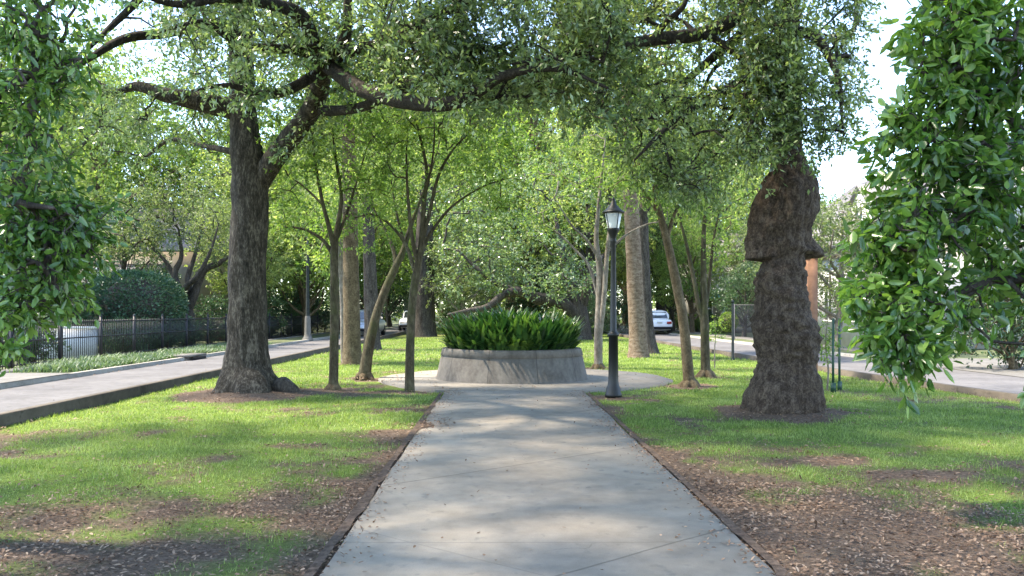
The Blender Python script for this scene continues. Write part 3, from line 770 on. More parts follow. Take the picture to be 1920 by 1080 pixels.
burl_limbs = [
  LB((1478, -60, 12.4, .14), (1440, -20, 12.2, .13), (1390, 25, 12.0, .11), (1345, 52, 11.8, .10), (1300, 66, 11.6, .095), (1240, 72, 11.4, .085), (1190, 80, 11.2, .075), (1130, 88, 11, .06), (1060, 102, 10.8, .04), (960, 120, 10.6, .015)),
  LB((1310, 64, 11.6, .055), (1345, 76, 11.7, .05), (1385, 108, 11.8, .035), (1420, 150, 11.9, .015)),
  LB((1225, 74, 11.4, .05), (1250, 40, 11.2, .04), (1285, 5, 11, .03), (1290, -70, 11, .015)),
  LB((1480, 120, 12.4, .10), (1420, 140, 12.0, .08), (1340, 180, 11.6, .06), (1260, 230, 11.3, .04), (1190, 300, 11, .015)),
  LB((1482, 60, 12.4, .10), (1530, 70, 12.0, .07), (1570, 140, 11.8, .045), (1580, 240, 11.7, .015)),
  LB((1480, 30, 12.4, .12), (1400, 60, 13.4, .09), (1300, 140, 14.2, .06), (1220, 220, 14.8, .03)),
  LB((1480, -100, 12.4, .12), (1540, -160, 11, .08), (1560, -240, 9.5, .04)),
  LB((1480, -150, 12.4, .12), (1380, -260, 11, .09), (1240, -400, 9.5, .04)),
]
class _S: pass
LPs = np.concatenate([spline(l, 6) for l in burl_limbs])
b0 = np.array([BURL[0], BURL[1], 0])
for i, l in enumerate(burl_limbs):
    S = spline(l, 6); m = MB(); sweep(m, S[:, :3] - b0, S[:, 3], 8, .12, 3, i); link("limb", m, M['shaded_limb_bark'], bt, True)
blow = [(1080, 200), (1150, 290), (1220, 340), (1300, 370), (1370, 350), (1420, 300), (1450, 270), (1500, 240), (1520, 280), (1560, 300), (1600, 190), (1625, 60)]
cen = np.concatenate([
  region(720, (1060, 1440), blow, -80, (10.4, 14.2), .48, 1.0, 13),
  region(200, (1400, 1620), blow, -80, (10.6, 13), .47, 1.1, 14),
  region(90, (1400, 1500), [(1400, 330), (1500, 285)], 20, (11.2, 12.0), .38, .9, 15),
  region(60, (1500, 1600), [(1500, 300), (1560, 330), (1600, 280)], 60, (11.2, 12.6), .45, 1.2, 15),
])
n = 900
ov = np.stack([rng.uniform(-1, 9, n), rng.uniform(6, 18, n), rng.uniform(6.8, 10.5, n)], -1)  # high clusters, mostly out of view, added to shade the ground
ov = ov[((ov[:, 0] - 4) / 5) ** 2 + ((ov[:, 1] - 12) / 6) ** 2 < 1]
pxo = HX + ov[:, 0] / ov[:, 1] * F
ov = ov[~((pxo > 1600) & (ov[:, 2] < CAMZ + 620 / F * ov[:, 1]))]
cen = np.concatenate([cen, prune_sun(ov, SUNNY)])
R_BURL = np.where(cen[:, 2] > CAMZ + 600 / F * cen[:, 1], .42, .33)
m = MB(); grow_twigs(m, LPs[:, :3] - b0, cen - b0, .005, maxlen=3.0, rmax=.035)
m2 = MB(); clusters_to_leaves(m2, cen - b0, 82, R_BURL, .085, .038, 'diamond', .3, .5, m); crown_part(m, m2, M['shaded_limb_bark'], M['burl_leaf'], bt)

# ------------------------------------------------------------------ foreground broad-leaved trees at both sides
def ell(n, c, r, gap=.4, gs=.9, seed=0, shell=.35):
    d = rng.normal(size=(n, 3)); d /= np.linalg.norm(d, axis=1)[:, None]
    P = np.asarray(c) + d * np.asarray(r) * (shell + (1 - shell) * rng.random((n, 1)) ** .5)
    g = fbm(P * gs, 3, seed); return P[g > gap]
def broad_tree(label, base, limbs, cen, nleaf, L, Wd, rcl):
    return build_tree("broadleaf_tree", label, "tree", base, limbs, cen, M['magnolia_leaf'], M['dark_bark'], nleaf, rcl, L, Wd, 'oval', sides=12, stems=True, droop=.4, twig=.0055, rmax=.03, flat=.3)
Y1 = 6.6
rb = np.array([5.35, 7.0, 0])
limbs = [[(rb[0], rb[1], -.1, .17), (rb[0], rb[1], .6, .14), (rb[0] + .05, rb[1], 1.6, .125), (rb[0], rb[1], 2.8, .11), (rb[0] + .1, rb[1], 4.2, .08), (rb[0], rb[1], 5.6, .03)],
  [(rb[0], rb[1], 1.25, .05)] + LB((1990, 505, 6.9, .045), (1915, 522, 6.7, .04), (1850, 530, 6.6, .034), (1800, 548, 6.5, .026), (1740, 590, 6.5, .015), (1680, 640, 6.4, .008)),
  [(rb[0], rb[1], 2.3, .05)] + LB((1960, 290, 6.8, .04), (1900, 230, 6.7, .032), (1840, 170, 6.6, .025), (1790, 120, 6.5, .012)),
  LB((1880, 210, 6.7, .02), (1820, 205, 6.5, .015), (1760, 215, 6.5, .008)),
  [(rb[0], rb[1], 1.9, .05)] + LB((1950, 430, 6.8, .04), (1860, 410, 6.5, .03), (1760, 420, 6.4, .02), (1660, 470, 6.4, .01)),
  LB((1850, 530, 6.6, .02), (1800, 575, 6.5, .015), (1860, 640, 6.3, .008)),
  [(rb[0], rb[1], 3.2, .05), (rb[0] - .5, rb[1] - .3, 4.2, .03), (rb[0] - .9, rb[1] - .5, 4.8, .012)],
  [(rb[0], rb[1], 2.2, .05), (rb[0] + .9, rb[1] + .3, 3.2, .03), (rb[0] + 1.7, rb[1] + .5, 4.2, .012)]]
def blobs(lst, seed=0):
    out = []
    for (px, py, Y, r, n) in lst:
        out.append(ell(n, W(px, py, Y), (r, r, r * .8), .40, 2.2, seed))
    return np.concatenate(out)
cen = blobs([(1790, 40, 6.4, .32, 22), (1750, 110, 6.4, .24, 14), (1850, 30, 6.6, .38, 22), (1900, 110, 6.6, .38, 24), (1830, 120, 6.5, .36, 24), (1765, 180, 6.5, .28, 17), (1715, 240, 6.4, .22, 15), (1735, 310, 6.4, .28, 22), (1830, 310, 6.6, .40, 28), (1910, 270, 6.9, .4, 22),
             (1790, 370, 6.5, .36, 30), (1710, 410, 6.4, .28, 20), (1665, 440, 6.4, .18, 10), (1850, 410, 6.6, .40, 28), (1745, 480, 6.4, .38, 32), (1690, 510, 6.4, .26, 21), (1655, 545, 6.3, .18, 12), (1690, 590, 6.3, .18, 12), (1720, 560, 6.4, .36, 32), (1715, 612, 6.3, .24, 20), (1690, 665, 6.3, .15, 10), (1705, 650, 6.3, .16, 10), (1790, 565, 6.4, .26, 18),
             (1890, 450, 6.8, .40, 22), (1870, 570, 6.3, .30, 20), (1905, 620, 6.2, .30, 22), (1925, 680, 6.2, .2, 12), (1950, 560, 6.6, .40, 20), (1990, 200, 6.8, .6, 30), (2010, 450, 6.8, .6, 30), (1940, -60, 6.8, .6, 26), (1840, -70, 6.6, .45, 18), (1980, -250, 7, .9, 40), (2150, 100, 7, .9, 40)], 21)
broad_tree("glossy broad-leaved tree with hanging leafy branches at the roadside by the driveway", rb, limbs, cen, 20, .115, .055, .21)

lb = np.array([-4.0, 5.6, 0])
limbs = [[(lb[0], lb[1], -.1, .2), (lb[0], lb[1], .6, .17), (lb[0], lb[1], 1.8, .15), (lb[0] + .1, lb[1], 3.2, .13), (lb[0], lb[1], 5, .09), (lb[0], lb[1], 6.6, .03)],
  [(lb[0], lb[1], 2.4, .06)] + LB((-60, 220, 5.6, .045), (20, 160, 5.6, .035), (90, 125, 5.6, .025), (150, 110, 5.6, .01)),
  [(lb[0], lb[1], 1.7, .06)] + LB((-60, 430, 5.5, .045), (40, 440, 5.4, .03), (120, 470, 5.3, .012)),
  [(lb[0], lb[1], 1.9, .05)] + LB((-50, 350, 5.3, .04), (30, 380, 5.2, .025), (100, 390, 5.1, .012)),
  [(lb[0], lb[1], 4.0, .07), (lb[0] + 1.2, lb[1] - .4, 5.2, .045), (lb[0] + 2.6, lb[1] - .6, 6.0, .02)],
  [(lb[0], lb[1], 4.4, .07), (lb[0] + .9, lb[1] + 1.0, 5.6, .045), (lb[0] + 2.0, lb[1] + 1.8, 6.4, .02)],
  [(lb[0], lb[1], 4.2, .06), (lb[0] - 1.0, lb[1] + .4, 5.4, .04), (lb[0] - 2.0, lb[1] + .6, 6.2, .02)]]
cen = np.concatenate([blobs([(40, 40, 5.5, .34, 26), (85, 110, 5.6, .24, 13), (20, 150, 5.4, .30, 16), (60, 200, 5.6, .25, 13), (30, 270, 5.5, .26, 11), (60, 370, 5.4, .36, 36), (110, 400, 5.4, .26, 24), (118, 455, 5.4, .20, 15), (60, 470, 5.3, .36, 36), (10, 520, 5.2, .34, 30), (75, 520, 5.3, .22, 16), (35, 570, 5.2, .22, 16), (-15, 600, 5.1, .22, 14), (-80, 480, 5.2, .5, 30), (-80, 250, 5.4, .5, 30), (-100, 50, 5.5, .6, 36), (30, -80, 5.5, .5, 30)], 33),
  prune_sun(np.concatenate([ell(70, (lb[0] + 2.2, lb[1] - .4, 5.9), (1.4, 1.4, .9), .3, 1, 3), ell(70, (lb[0] + 1.9, lb[1] + 1.6, 6.4), (1.5, 1.2, .9), .3, 1, 4), ell(70, (lb[0] - 1, lb[1], 6.2), (1.7, 1.8, 1.2), .3, 1, 5)]), SUNNY)])
broad_tree("bright green broad-leaved tree whose drooping branches hang before the iron fence", lb, limbs, cen, 26, .072, .034, .18)

# ------------------------------------------------------------------ small multi-stem trees in the lawn
def crape(label, base, trunk, limbs, blobs_, bark, leafm=None, nleaf=55, group="slender trees around the planter", L=.085, Wd=.042, rcl=.33):
    cen = np.concatenate([ell(n, W(px, py, Y), (r, r, r * .8), .36, .9, i, .2) for i, (px, py, Y, r, n) in enumerate(blobs_)])
    return build_tree("crape_myrtle", label, "tree", (base[0], base[1], 0), [trunk] + limbs, cen, leafm or M['crape_leaf'], bark, nleaf, rcl, L, Wd, sides=10, lump=.07, twig=.005, rmax=.022, group=group)
def mound(t, r, h, seed):
    pts = []
    m = MB()
    for k in range(5):
        an_ = k * 1.256 + seed; c, s = math.cos(an_), math.sin(an_)
        S = spline([(0, 0, h, r * .45), (c * r * .4, s * r * .4, h * .35, r * .36), (c * r * .9, s * r * .9, -.06, r * .2)], 4)
        sweep(m, S[:, :3], S[:, 3], 8, .25, 6, k + int(seed))
    link("root", m, M['brown_bark'], t, True)
b = TREE_BASES['A']; Y = b[1]
t = crape("slim dark crape myrtle with an upright trunk beside the large oak", b,
  [(b[0], b[1], -.08, .15)] + LB((625, 722, Y, .105), (626, 690, Y, .09), (627, 600, Y, .085), (627, 520, Y, .08), (627, 465, Y, .075), (632, 430, Y, .05), (640, 370, Y, .035), (630, 300, Y, .028), (622, 230, Y, .02), (615, 180, Y, .01)),
  [LB((627, 470, Y, .055), (618, 430, Y - .1, .045), (605, 380, Y - .2, .035), (592, 310, Y - .3, .025), (585, 250, Y - .3, .012)),
   LB((626, 480, Y, .05), (605, 450, Y + .1, .035), (570, 430, Y + .2, .025), (530, 425, Y + .3, .012)),
   LB((630, 450, Y, .045), (650, 400, Y + .2, .03), (672, 330, Y + .3, .02), (690, 270, Y + .3, .01)),
   LB((606, 385, Y - .2, .025), (570, 350, Y, .018), (540, 330, Y, .01))],
  [(600, 200, Y, 1.2, 50), (560, 300, Y, 1.0, 34), (660, 250, Y, 1.0, 34), (540, 400, Y + .3, .6, 16), (690, 360, Y + .3, .7, 16), (620, 110, Y, 1.0, 30)], M['crape_bark']); mound(t, .22, .10, 1)
b = TREE_BASES['D']; Y = b[1]
crape("crape myrtle whose thin trunk splits into a fan of upright stems by the plaza", b,
  [(b[0], b[1], -.08, .12)] + LB((768, 725, Y, .10), (769, 650, Y, .085), (773, 570, Y, .08), (783, 500, Y, .078), (790, 455, Y, .06), (795, 380, Y, .045), (800, 320, Y, .035), (786, 250, Y, .025), (775, 200, Y, .012)),
  [LB((783, 495, Y, .05), (772, 440, Y - .1, .04), (765, 370, Y - .2, .03), (762, 300, Y - .2, .02), (765, 230, Y - .2, .01)),
   LB((788, 465, Y, .05), (805, 400, Y, .04), (822, 330, Y, .03), (850, 280, Y, .022), (890, 240, Y, .01)),
   LB((787, 475, Y, .045), (812, 430, Y + .2, .035), (850, 385, Y + .3, .025), (905, 350, Y + .3, .016), (950, 335, Y + .3, .008)),
   LB((778, 510, Y, .045), (762, 462, Y + .2, .035), (735, 425, Y + .2, .028), (700, 402, Y + .2, .022), (660, 410, Y + .2, .010)),
   LB((795, 380, Y, .03), (812, 290, Y - .2, .02), (815, 215, Y - .2, .01))],
  [(760, 230, Y, 1.0, 34), (830, 210, Y, 1.0, 36), (900, 270, Y, .9, 28), (720, 330, Y, .8, 20), (930, 350, Y + .3, .7, 18), (680, 420, Y + .2, .5, 10), (800, 120, Y, 1.2, 36)], M['crape_bark'])
b = TREE_BASES['Cc']; Y = b[1]
t = crape("crape myrtle with a bare trunk leaning towards the planter", b,
  [(b[0], b[1], -.08, .17)] + LB((684, 700, Y, .15), (692, 650, Y, .12), (706, 590, Y, .105), (724, 540, Y, .095), (742, 500, Y, .085), (756, 470, Y, .07), (768, 430, Y, .05), (790, 370, Y, .035), (815, 300, Y, .02), (830, 240, Y, .01)),
  [LB((742, 500, Y, .06), (738, 470, Y + .2, .05), (722, 430, Y + .3, .035), (700, 390, Y + .4, .02), (680, 330, Y + .4, .01)),
   LB((760, 460, Y, .04), (748, 420, Y - .2, .03), (735, 350, Y - .2, .02), (730, 290, Y - .2, .01))],
  [(700, 330, Y + .4, 1.1, 34), (760, 290, Y, 1.1, 34), (830, 260, Y, 1.0, 26), (690, 240, Y, 1.2, 30)], M['crape_bark']); mound(t, .26, .12, 2)
b = TREE_BASES['G']; Y = b[1]
t = crape("pale grey many-stemmed crape myrtle standing directly behind the lamp post", b,
  [(b[0], b[1], -.08, .15)] + LB((1122, 682, Y, .12), (1122, 620, Y, .11), (1124, 560, Y, .10), (1124, 500, Y, .09), (1118, 450, Y, .065), (1122, 390, Y, .05), (1128, 330, Y, .035), (1135, 260, Y, .015)),
  [LB((1123, 640, Y, .08), (1132, 560, Y - .1, .07), (1138, 480, Y - .15, .06), (1146, 410, Y - .2, .045), (1160, 340, Y - .2, .03), (1185, 290, Y - .2, .012)),
   LB((1122, 560, Y, .05), (1105, 500, Y + .1, .04), (1080, 470, Y + .2, .03), (1050, 440, Y + .2, .018), (1020, 420, Y + .2, .01)),
   LB((1120, 480, Y, .045), (1100, 450, Y - .1, .035), (1070, 420, Y - .2, .025), (1040, 370, Y - .2, .012)),
   LB((1140, 470, Y, .04), (1175, 440, Y, .03), (1215, 420, Y, .02), (1250, 415, Y, .01))],
  [(1060, 330, Y, 1.1, 26), (1140, 280, Y, 1.2, 30), (1030, 410, Y + .2, .6, 10), (1210, 330, Y, 1.0, 24)], M['pale_bark']); mound(t, .24, .12, 3)
b = TREE_BASES['J']; Y = b[1]
t = crape("crape myrtle with a single mossy trunk leaning left in the grass past the lamp post", b,
  [(b[0], b[1], -.08, .16)] + LB((1292, 716, Y, .125), (1288, 670, Y, .105), (1281, 600, Y, .10), (1270, 540, Y, .095), (1255, 470, Y, .085), (1240, 410, Y, .07), (1228, 350, Y, .05), (1222, 280, Y, .03), (1225, 200, Y, .015)),
  [LB((1250, 450, Y, .045), (1265, 400, Y, .035), (1290, 350, Y, .025), (1310, 280, Y, .012)), LB((1240, 410, Y, .045), (1215, 370, Y + .2, .03), (1185, 330, Y + .2, .012))],
  [(1230, 260, Y, 1.3, 50), (1310, 300, Y, 1.1, 36), (1180, 330, Y, .8, 20), (1260, 380, Y, .7, 14)], M['brown_bark']); mound(t, .26, .10, 4)
b = TREE_BASES['K']; Y = b[1]
t = crape("crape myrtle forking low into two slim stems near the burled oak", b,
  [(b[0], b[1], -.08, .15)] + LB((1323, 698, Y, .12), (1322, 650, Y, .10), (1321, 600, Y, .095), (1320, 560, Y, .08), (1319, 500, Y, .065), (1320, 430, Y, .05), (1326, 360, Y, .03), (1330, 300, Y, .012)),
  [LB((1321, 610, Y, .07), (1312, 580, Y, .06), (1302, 530, Y, .05), (1292, 480, Y, .042), (1280, 430, Y, .03), (1262, 370, Y, .012)),
   LB((1321, 590, Y, .05), (1330, 530, Y + .1, .04), (1338, 450, Y + .1, .03), (1352, 380, Y + .1, .012))],
  [(1330, 330, Y, 1.3, 46), (1270, 360, Y, .9, 22), (1390, 400, Y, .9, 22), (1340, 440, Y, .7, 12)], M['crape_bark']); mound(t, .28, .10, 5)

# ------------------------------------------------------------------ taller trees behind
def tall(name, label, base_px, trunk, blobs_, bark, leafm, nleaf=60, L=.13, Wd=.07, rcl=.55, limbs=(), sides=12, lump=.06):
    b = G(*base_px)
    cen = np.concatenate([ell(n, W(px, py, Y), (r, r, r * .75), .36, .55, i, .25) for i, (px, py, Y, r, n) in enumerate(blobs_)])
    top = spline(trunk, 4)[-6]
    lim = [list(l) for l in limbs]
    for (px, py, Y, r, n) in blobs_:
        c = W(px, py, Y); T0 = np.array(trunk[-2 if len(lim) % 2 else -3]); m_ = (T0[:3] + c) / 2 + np.array([0, 0, .4])
        lim.append([(*T0[:3], .09), (*m_, .06), (*c, .02)])
    return build_tree(name, label, "tree", (b[0], b[1], 0), [trunk] + lim, cen, leafm, bark, nleaf, rcl, L, Wd, sides=sides, lump=lump, twig=.008, rmax=.04, maxlen=4)
b = G(661, 684); Y = b[1]
tall("straight_tree", "tall tree with a straight mossy brown trunk behind the leaning crape myrtle", (661, 684),
  [(b[0], Y, -.1, .36)] + LB((661, 676, Y, .30), (660, 640, Y, .25), (659, 560, Y, .235), (657, 450, Y, .22), (655, 330, Y, .20), (652, 200, Y, .17), (650, 60, Y, .12), (648, -60, Y, .05)),
  [(600, 120, Y, 2.2, 70), (720, 140, Y, 2.0, 60), (660, 20, Y, 2.4, 70), (620, 260, Y + 1.5, 1.6, 36), (720, 280, Y + 1.5, 1.6, 36), (540, 40, Y, 2, 40)], M['brown_bark'], M['far_leaf'])
b = G(645, 681); Y = b[1]
tall("thin_tree", "thin pale young tree tucked against the straight mossy trunk", (645, 681),
  [(b[0], Y, -.1, .10)] + LB((644, 660, Y, .085), (643, 600, Y, .08), (640, 520, Y, .07), (636, 450, Y, .05), (632, 400, Y, .02)),
  [(630, 420, Y, .9, 22), (600, 470, Y, .8, 14)], M['pale_bark'], M['crape_leaf'], rcl=.4)
b = G(698, 656); Y = b[1]
tall("dark_tree", "dark-trunked tree seen past the leaning crape myrtle, by the kerb", (698, 656),
  [(b[0], Y, -.1, .45)] + LB((698, 648, Y, .36), (697, 610, Y, .30), (695, 540, Y, .27), (692, 460, Y, .24), (690, 360, Y, .2), (700, 240, Y, .12), (705, 160, Y, .05)),
  [(640, 300, Y, 2.4, 50), (740, 320, Y, 2.2, 46), (700, 180, Y, 2.8, 60), (600, 420, Y, 1.6, 24)], M['dark_bark'], M['far_leaf'], L=.15, Wd=.085)
b = G(796, 631); Y = b[1]
tall("thick_tree", "thick purplish grey tree trunk just behind the planter's foliage", (796, 631),
  [(b[0], Y, -.1, .9)] + LB((796, 627, Y, .78), (796, 600, Y, .68), (796, 540, Y, .62), (796, 460, Y, .56), (798, 380, Y, .45), (805, 280, Y, .28), (810, 180, Y, .1)),
  [(740, 330, Y, 3.2, 60), (860, 340, Y, 3.4, 60), (800, 220, Y, 3.6, 60), (900, 440, Y, 2.4, 36), (830, 450, Y, 1.8, 20)], M['dark_bark'], M['far_leaf'], L=.18, Wd=.10, rcl=.7)
b = G(1197, 672); Y = b[1]
tall("ringed_tree", "tall light brown trunk with fine rings rising behind the lamp post", (1197, 672),
  [(b[0], Y, -.1, .46)] + LB((1197, 666, Y, .36), (1196, 630, Y, .29), (1192, 560, Y, .265), (1187, 460, Y, .25), (1182, 360, Y, .235), (1178, 280, Y, .2), (1174, 180, Y, .15), (1172, 80, Y, .06)),
  [(1120, 220, Y, 1.9, 44), (1210, 200, Y, 2.0, 50), (1160, 100, Y, 2.3, 60), (1260, 120, Y, 2, 40), (1060, 120, Y, 2, 40)], M['ring_bark'], M['far_leaf'])
b = G(1219, 662); Y = b[1]
tall("dark_tree", "dark slender tree trunk half hidden behind the ringed light trunk", (1219, 662),
  [(b[0], Y, -.1, .42)] + LB((1218, 655, Y, .32), (1214, 620, Y, .25), (1210, 560, Y, .225), (1207, 480, Y, .21), (1206, 420, Y, .19), (1210, 320, Y, .13), (1215, 220, Y, .05)),
  [(1250, 330, Y, 1.9, 40), (1180, 340, Y, 1.6, 30), (1290, 220, Y, 2.4, 50), (1220, 180, Y, 2.2, 40)], M['dark_bark'], M['far_leaf'], L=.15, Wd=.08)
# low sprawling oak beyond the planter
b = np.array([4.3, 46, 0]); Y = 46
cen = np.concatenate([ell(n, W(px, py, Y_), (r * 1.5, r, r * .6), .34, .5, i, .2) for i, (px, py, Y_, r, n) in enumerate([(900, 470, 45, 2.2, 46), (1000, 450, 44, 2.4, 56), (1070, 500, 45, 1.6, 30), (960, 520, 44, 1.5, 34), (1040, 530, 43, 1.2, 24), (870, 530, 45, 1.2, 14), (1000, 350, 46, 3, 60), (900, 380, 46, 2.6, 44)])])
build_tree("sprawling_oak_tree", "old oak with dark low limbs sprawling sideways beyond the planter", "tree", tuple(b),
  [[(b[0], Y, -.1, .75), (b[0], Y, .8, .6), (b[0] - .1, Y, 1.8, .5), (b[0] - .5, Y, 3.2, .35), (b[0] - 1, Y, 5.2, .2), (b[0] - 1.4, Y, 7, .05)],
   [(b[0], Y, 1.2, .4)] + LB((1050, 566, 45.5, .36), (1010, 560, 45, .34), (975, 548, 44.5, .30), (945, 552, 44, .22), (915, 575, 43.6, .17), (880, 582, 43.4, .13), (840, 590, 43.2, .06)),
   [(b[0], Y, 1.6, .3)] + LB((1100, 545, 45.6, .25), (1110, 520, 45.6, .2), (1130, 480, 45.6, .08)),
   LB((975, 550, 44.5, .2), (930, 530, 44.5, .16), (890, 500, 44.5, .10), (860, 470, 44.5, .04))],
  cen, M['oak_leaf'], M['dark_bark'], 60, .6, .16, .09, lump=.15, twig=.01, rmax=.06, maxlen=4)

# ------------------------------------------------------------------ background trees (copies of a few kinds)
def proto(h, cr, tr, cb, seed, nblob, ncl, nleaf, L, Wd, rcl, bark, leafm, lowfrac=0.0):
    """a generic tree at the origin: returns (trunk mesh, limb mesh, crown mesh)"""
    r_ = np.random.default_rng(seed)
    lean = r_.normal(0, .25, 2)
    tr_p = [(0, 0, -.15, tr * 1.5), (0, 0, .3, tr * 1.1), (lean[0] * .3, lean[1] * .3, cb * .5, tr * .9), (lean[0] * .6, lean[1] * .6, cb, tr * .8), (lean[0], lean[1], (cb + h) / 2, tr * .5), (lean[0], lean[1], h * .9, tr * .12)]
    S = spline(tr_p, 5); m1 = MB(); sweep(m1, S[:, :3], S[:, 3], 12, .1, 2, seed)
    m2 = MB(); LPn = [S[len(S) // 2:, :3]]; cen = []
    for k in range(nblob):
        an_ = k * 2.4 + r_.uniform(-.4, .4); t_ = (k + .5) / nblob
        z = cb + (h - cb) * (.12 + .78 * t_); rad = cr * math.sqrt(max(.08, 1 - (2 * t_ - .85) ** 2 * .85)) * r_.uniform(.5, .8)
        c = np.array([math.cos(an_) * rad, math.sin(an_) * rad, z])
        s0 = S[int(len(S) * (.45 + .4 * t_))]
        md = (s0[:3] + c) / 2 + np.array([0, 0, -.1 * h * .1]) + r_.normal(0, .25, 3)
        B = spline([(*s0[:3], tr * .45), (*md, tr * .28), (*c, .03)], 5)
        sweep(m2, B[:, :3], B[:, 3], 7, .12, 2, k); LPn.append(B[:, :3])
        br = cr * r_.uniform(.36, .56)
        cen.append(ell(ncl, c, (br, br, br * .72), .33, 1.2 / br, seed + k, .3))
    cen = np.concatenate(cen)
    grow_twigs(m2, np.concatenate(LPn), cen, .008, maxlen=4, rmax=.05)
    m3 = MB(); clusters_to_leaves(m3, cen, nleaf, rcl, L, Wd)
    out = []
    for nm, m_, mt in (("trunk", m1, bark), ("limb", m2, bark), ("crown", m3, leafm)):
        me = m_.mesh(nm); me.materials.append(mt)
        if nm != "crown": me.polygons.foreach_set("use_smooth", np.ones(len(me.polygons), bool))
        out.append(me)
    return out
protos = {
 'green': proto(13, 4.6, .34, 4.0, 11, 16, 44, 42, .20, .11, .60, M['dark_bark'], M['far_leaf']),
 'green2': proto(15, 5.0, .38, 3.4, 12, 18, 44, 42, .21, .115, .62, M['brown_bark'], M['crape_leaf']),
 'pale': proto(8.5, 4.2, .22, 2.2, 13, 14, 40, 42, .16, .09, .55, M['pale_bark'], M['pale_leaf']),
 'dark': proto(11, 4.4, .34, 2.2, 14, 16, 44, 42, .18, .10, .60, M['dark_bark'], M['dark_leaf']),
 'shrub': proto(3.2, 1.7, .10, .35, 15, 12, 26, 40, .11, .06, .30, M['brown_bark'], M['dark_leaf']),
 'shrubgreen': proto(2.6, 1.5, .09, .3, 16, 12, 26, 40, .11, .06, .30, M['brown_bark'], M['crape_leaf']),
}
def plant(kind, x, y, s, rz, label, group, name="tree", cat="tree"):
    t = thing(name, label, cat, (x, y, -.08), rz, group); t.scale = (s, s, s)
    for nm, me in zip(("trunk", "limb", "crown"), protos[kind]): link(nm, me, None, t)
    return t
def at(px, Y): return (px - HX) * Y / F
gL = "street trees along the iron fence"; gM = "far trees closing the view beyond the planter"; gR = "trees beyond the street behind the burled oak"
for i, (k, px, Y, s) in enumerate([('green', 20, 34, 1.05), ('green2', 190, 54, 1.2), ('green', 500, 52, .9), ('green2', 420, 58, 1.2), ('green', 560, 62, 1.15), ('dark', 300, 66, 1.3), ('green2', 110, 62, 1.3), ('green2', 40, 80, 1.6), ('green2', 575, 50, .62), ('green', 455, 46, .6), ('green2', 690, 60, .7)]):
    plant(k, at(px, Y), Y, s, i * 1.7, "tall leafy tree in the yards behind the iron fence", gL)
for i, (k, px, Y, s) in enumerate([('green2', 700, 74, 1.5), ('green', 770, 90, 1.9), ('green2', 860, 68, 1.35), ('green', 930, 84, 1.7), ('green2', 1000, 64, 1.3), ('dark', 1060, 78, 1.6), ('green', 1110, 58, 1.15), ('green2', 1180, 88, 1.8), ('green', 640, 96, 2.0), ('green2', 960, 110, 2.3), ('green', 1240, 64, 1.2), ('pale', 880, 52, .8), ('dark', 835, 66, .62), ('green', 905, 60, .6), ('dark', 985, 70, .7), ('dark', 1045, 62, .6), ('green', 1120, 72, .75), ('dark', 730, 80, .8), ('green', 655, 84, .8), ('dark', 780, 110, 1.0), ('dark', 1180, 105, 1.0)]):
    plant(k, at(px, Y), Y, s, i * 2.1 + .5, "tall leafy tree in the far green backdrop beyond the planter", gM)
for i, (k, px, Y, s) in enumerate([('green', 1330, 76, 1.25), ('green2', 1420, 90, 1.35), ('pale', 1590, 62, 1.0), ('pale', 1450, 56, .95), ('green', 1290, 100, 1.9), ('green2', 1298, 58, .50), ('green', 1262, 62, .5), ('pale', 1420, 60, .8)]):
    plant(k, at(px, Y), Y, s, i * 1.3 + .2, "leafy tree in the yards across the street behind the burled oak", gR)
q = W(352, 605, 39); q[2] = 0
build_tree("forked_tree", "greyish spreading tree with dark forked limbs behind the iron fence", "tree", tuple(q),
  [[(q[0], q[1], -.1, .34)] + LB((352, 598, 39, .30), (348, 575, 39, .28), (340, 552, 39, .22), (330, 530, 39, .17), (328, 510, 39, .14), (340, 480, 39, .10), (335, 430, 39, .04)),
   LB((350, 585, 39, .22), (362, 560, 39, .2), (372, 530, 39, .18), (385, 505, 38.8, .16), (408, 495, 38.6, .13), (430, 480, 38.4, .10), (460, 460, 38.2, .04)),
   LB((348, 575, 39, .18), (355, 545, 39.2, .15), (352, 520, 39.4, .13), (365, 480, 39.6, .09), (380, 420, 39.8, .04)),
   LB((340, 552, 39, .16), (352, 535, 38.6, .15), (372, 515, 38.2, .12), (395, 470, 38, .07), (410, 420, 38, .03)),
   LB((330, 525, 39, .13), (310, 490, 39, .09), (280, 460, 39, .04))],
  np.concatenate([ell(n_, W(px, py, Y_), (r_ * 1.2, r_, r_ * .7), .34, .6, i, .2) for i, (px, py, Y_, r_, n_) in enumerate([(300, 430, 39, 1.6, 50), (360, 400, 39, 1.7, 56), (250, 470, 39.5, 1.2, 26), (420, 420, 38.5, 1.4, 40), (330, 360, 39.5, 1.6, 46), (400, 470, 38.4, .8, 16), (260, 390, 40, 1.4, 36), (215, 440, 40, 1.2, 30)])]),
  M['pale_leaf'], M['dark_bark'], 60, .5, .12, .06, twig=.008, rmax=.05, lump=.15)
plant('dark', at(225, 43), 43, .62, 1.1, "dense dark tree above the clipped hedge", None)
plant('dark', at(1395, 50), 50, .40, 1.1, "small dense dark tree beside the wire fence panel", None, "small_tree")
plant('shrub', at(1900, 22), 22, .9, .3, "dark shrub beside the pale driveway", None, "shrub", "shrub")
plant('pale', at(1568, 33), 33, .72, 1.9, "pale leafy tree at the driveway corner before the dormered house", None)
plant('green', at(1850, 40), 40, .8, .9, "leafy tree beside the dormered house", None)

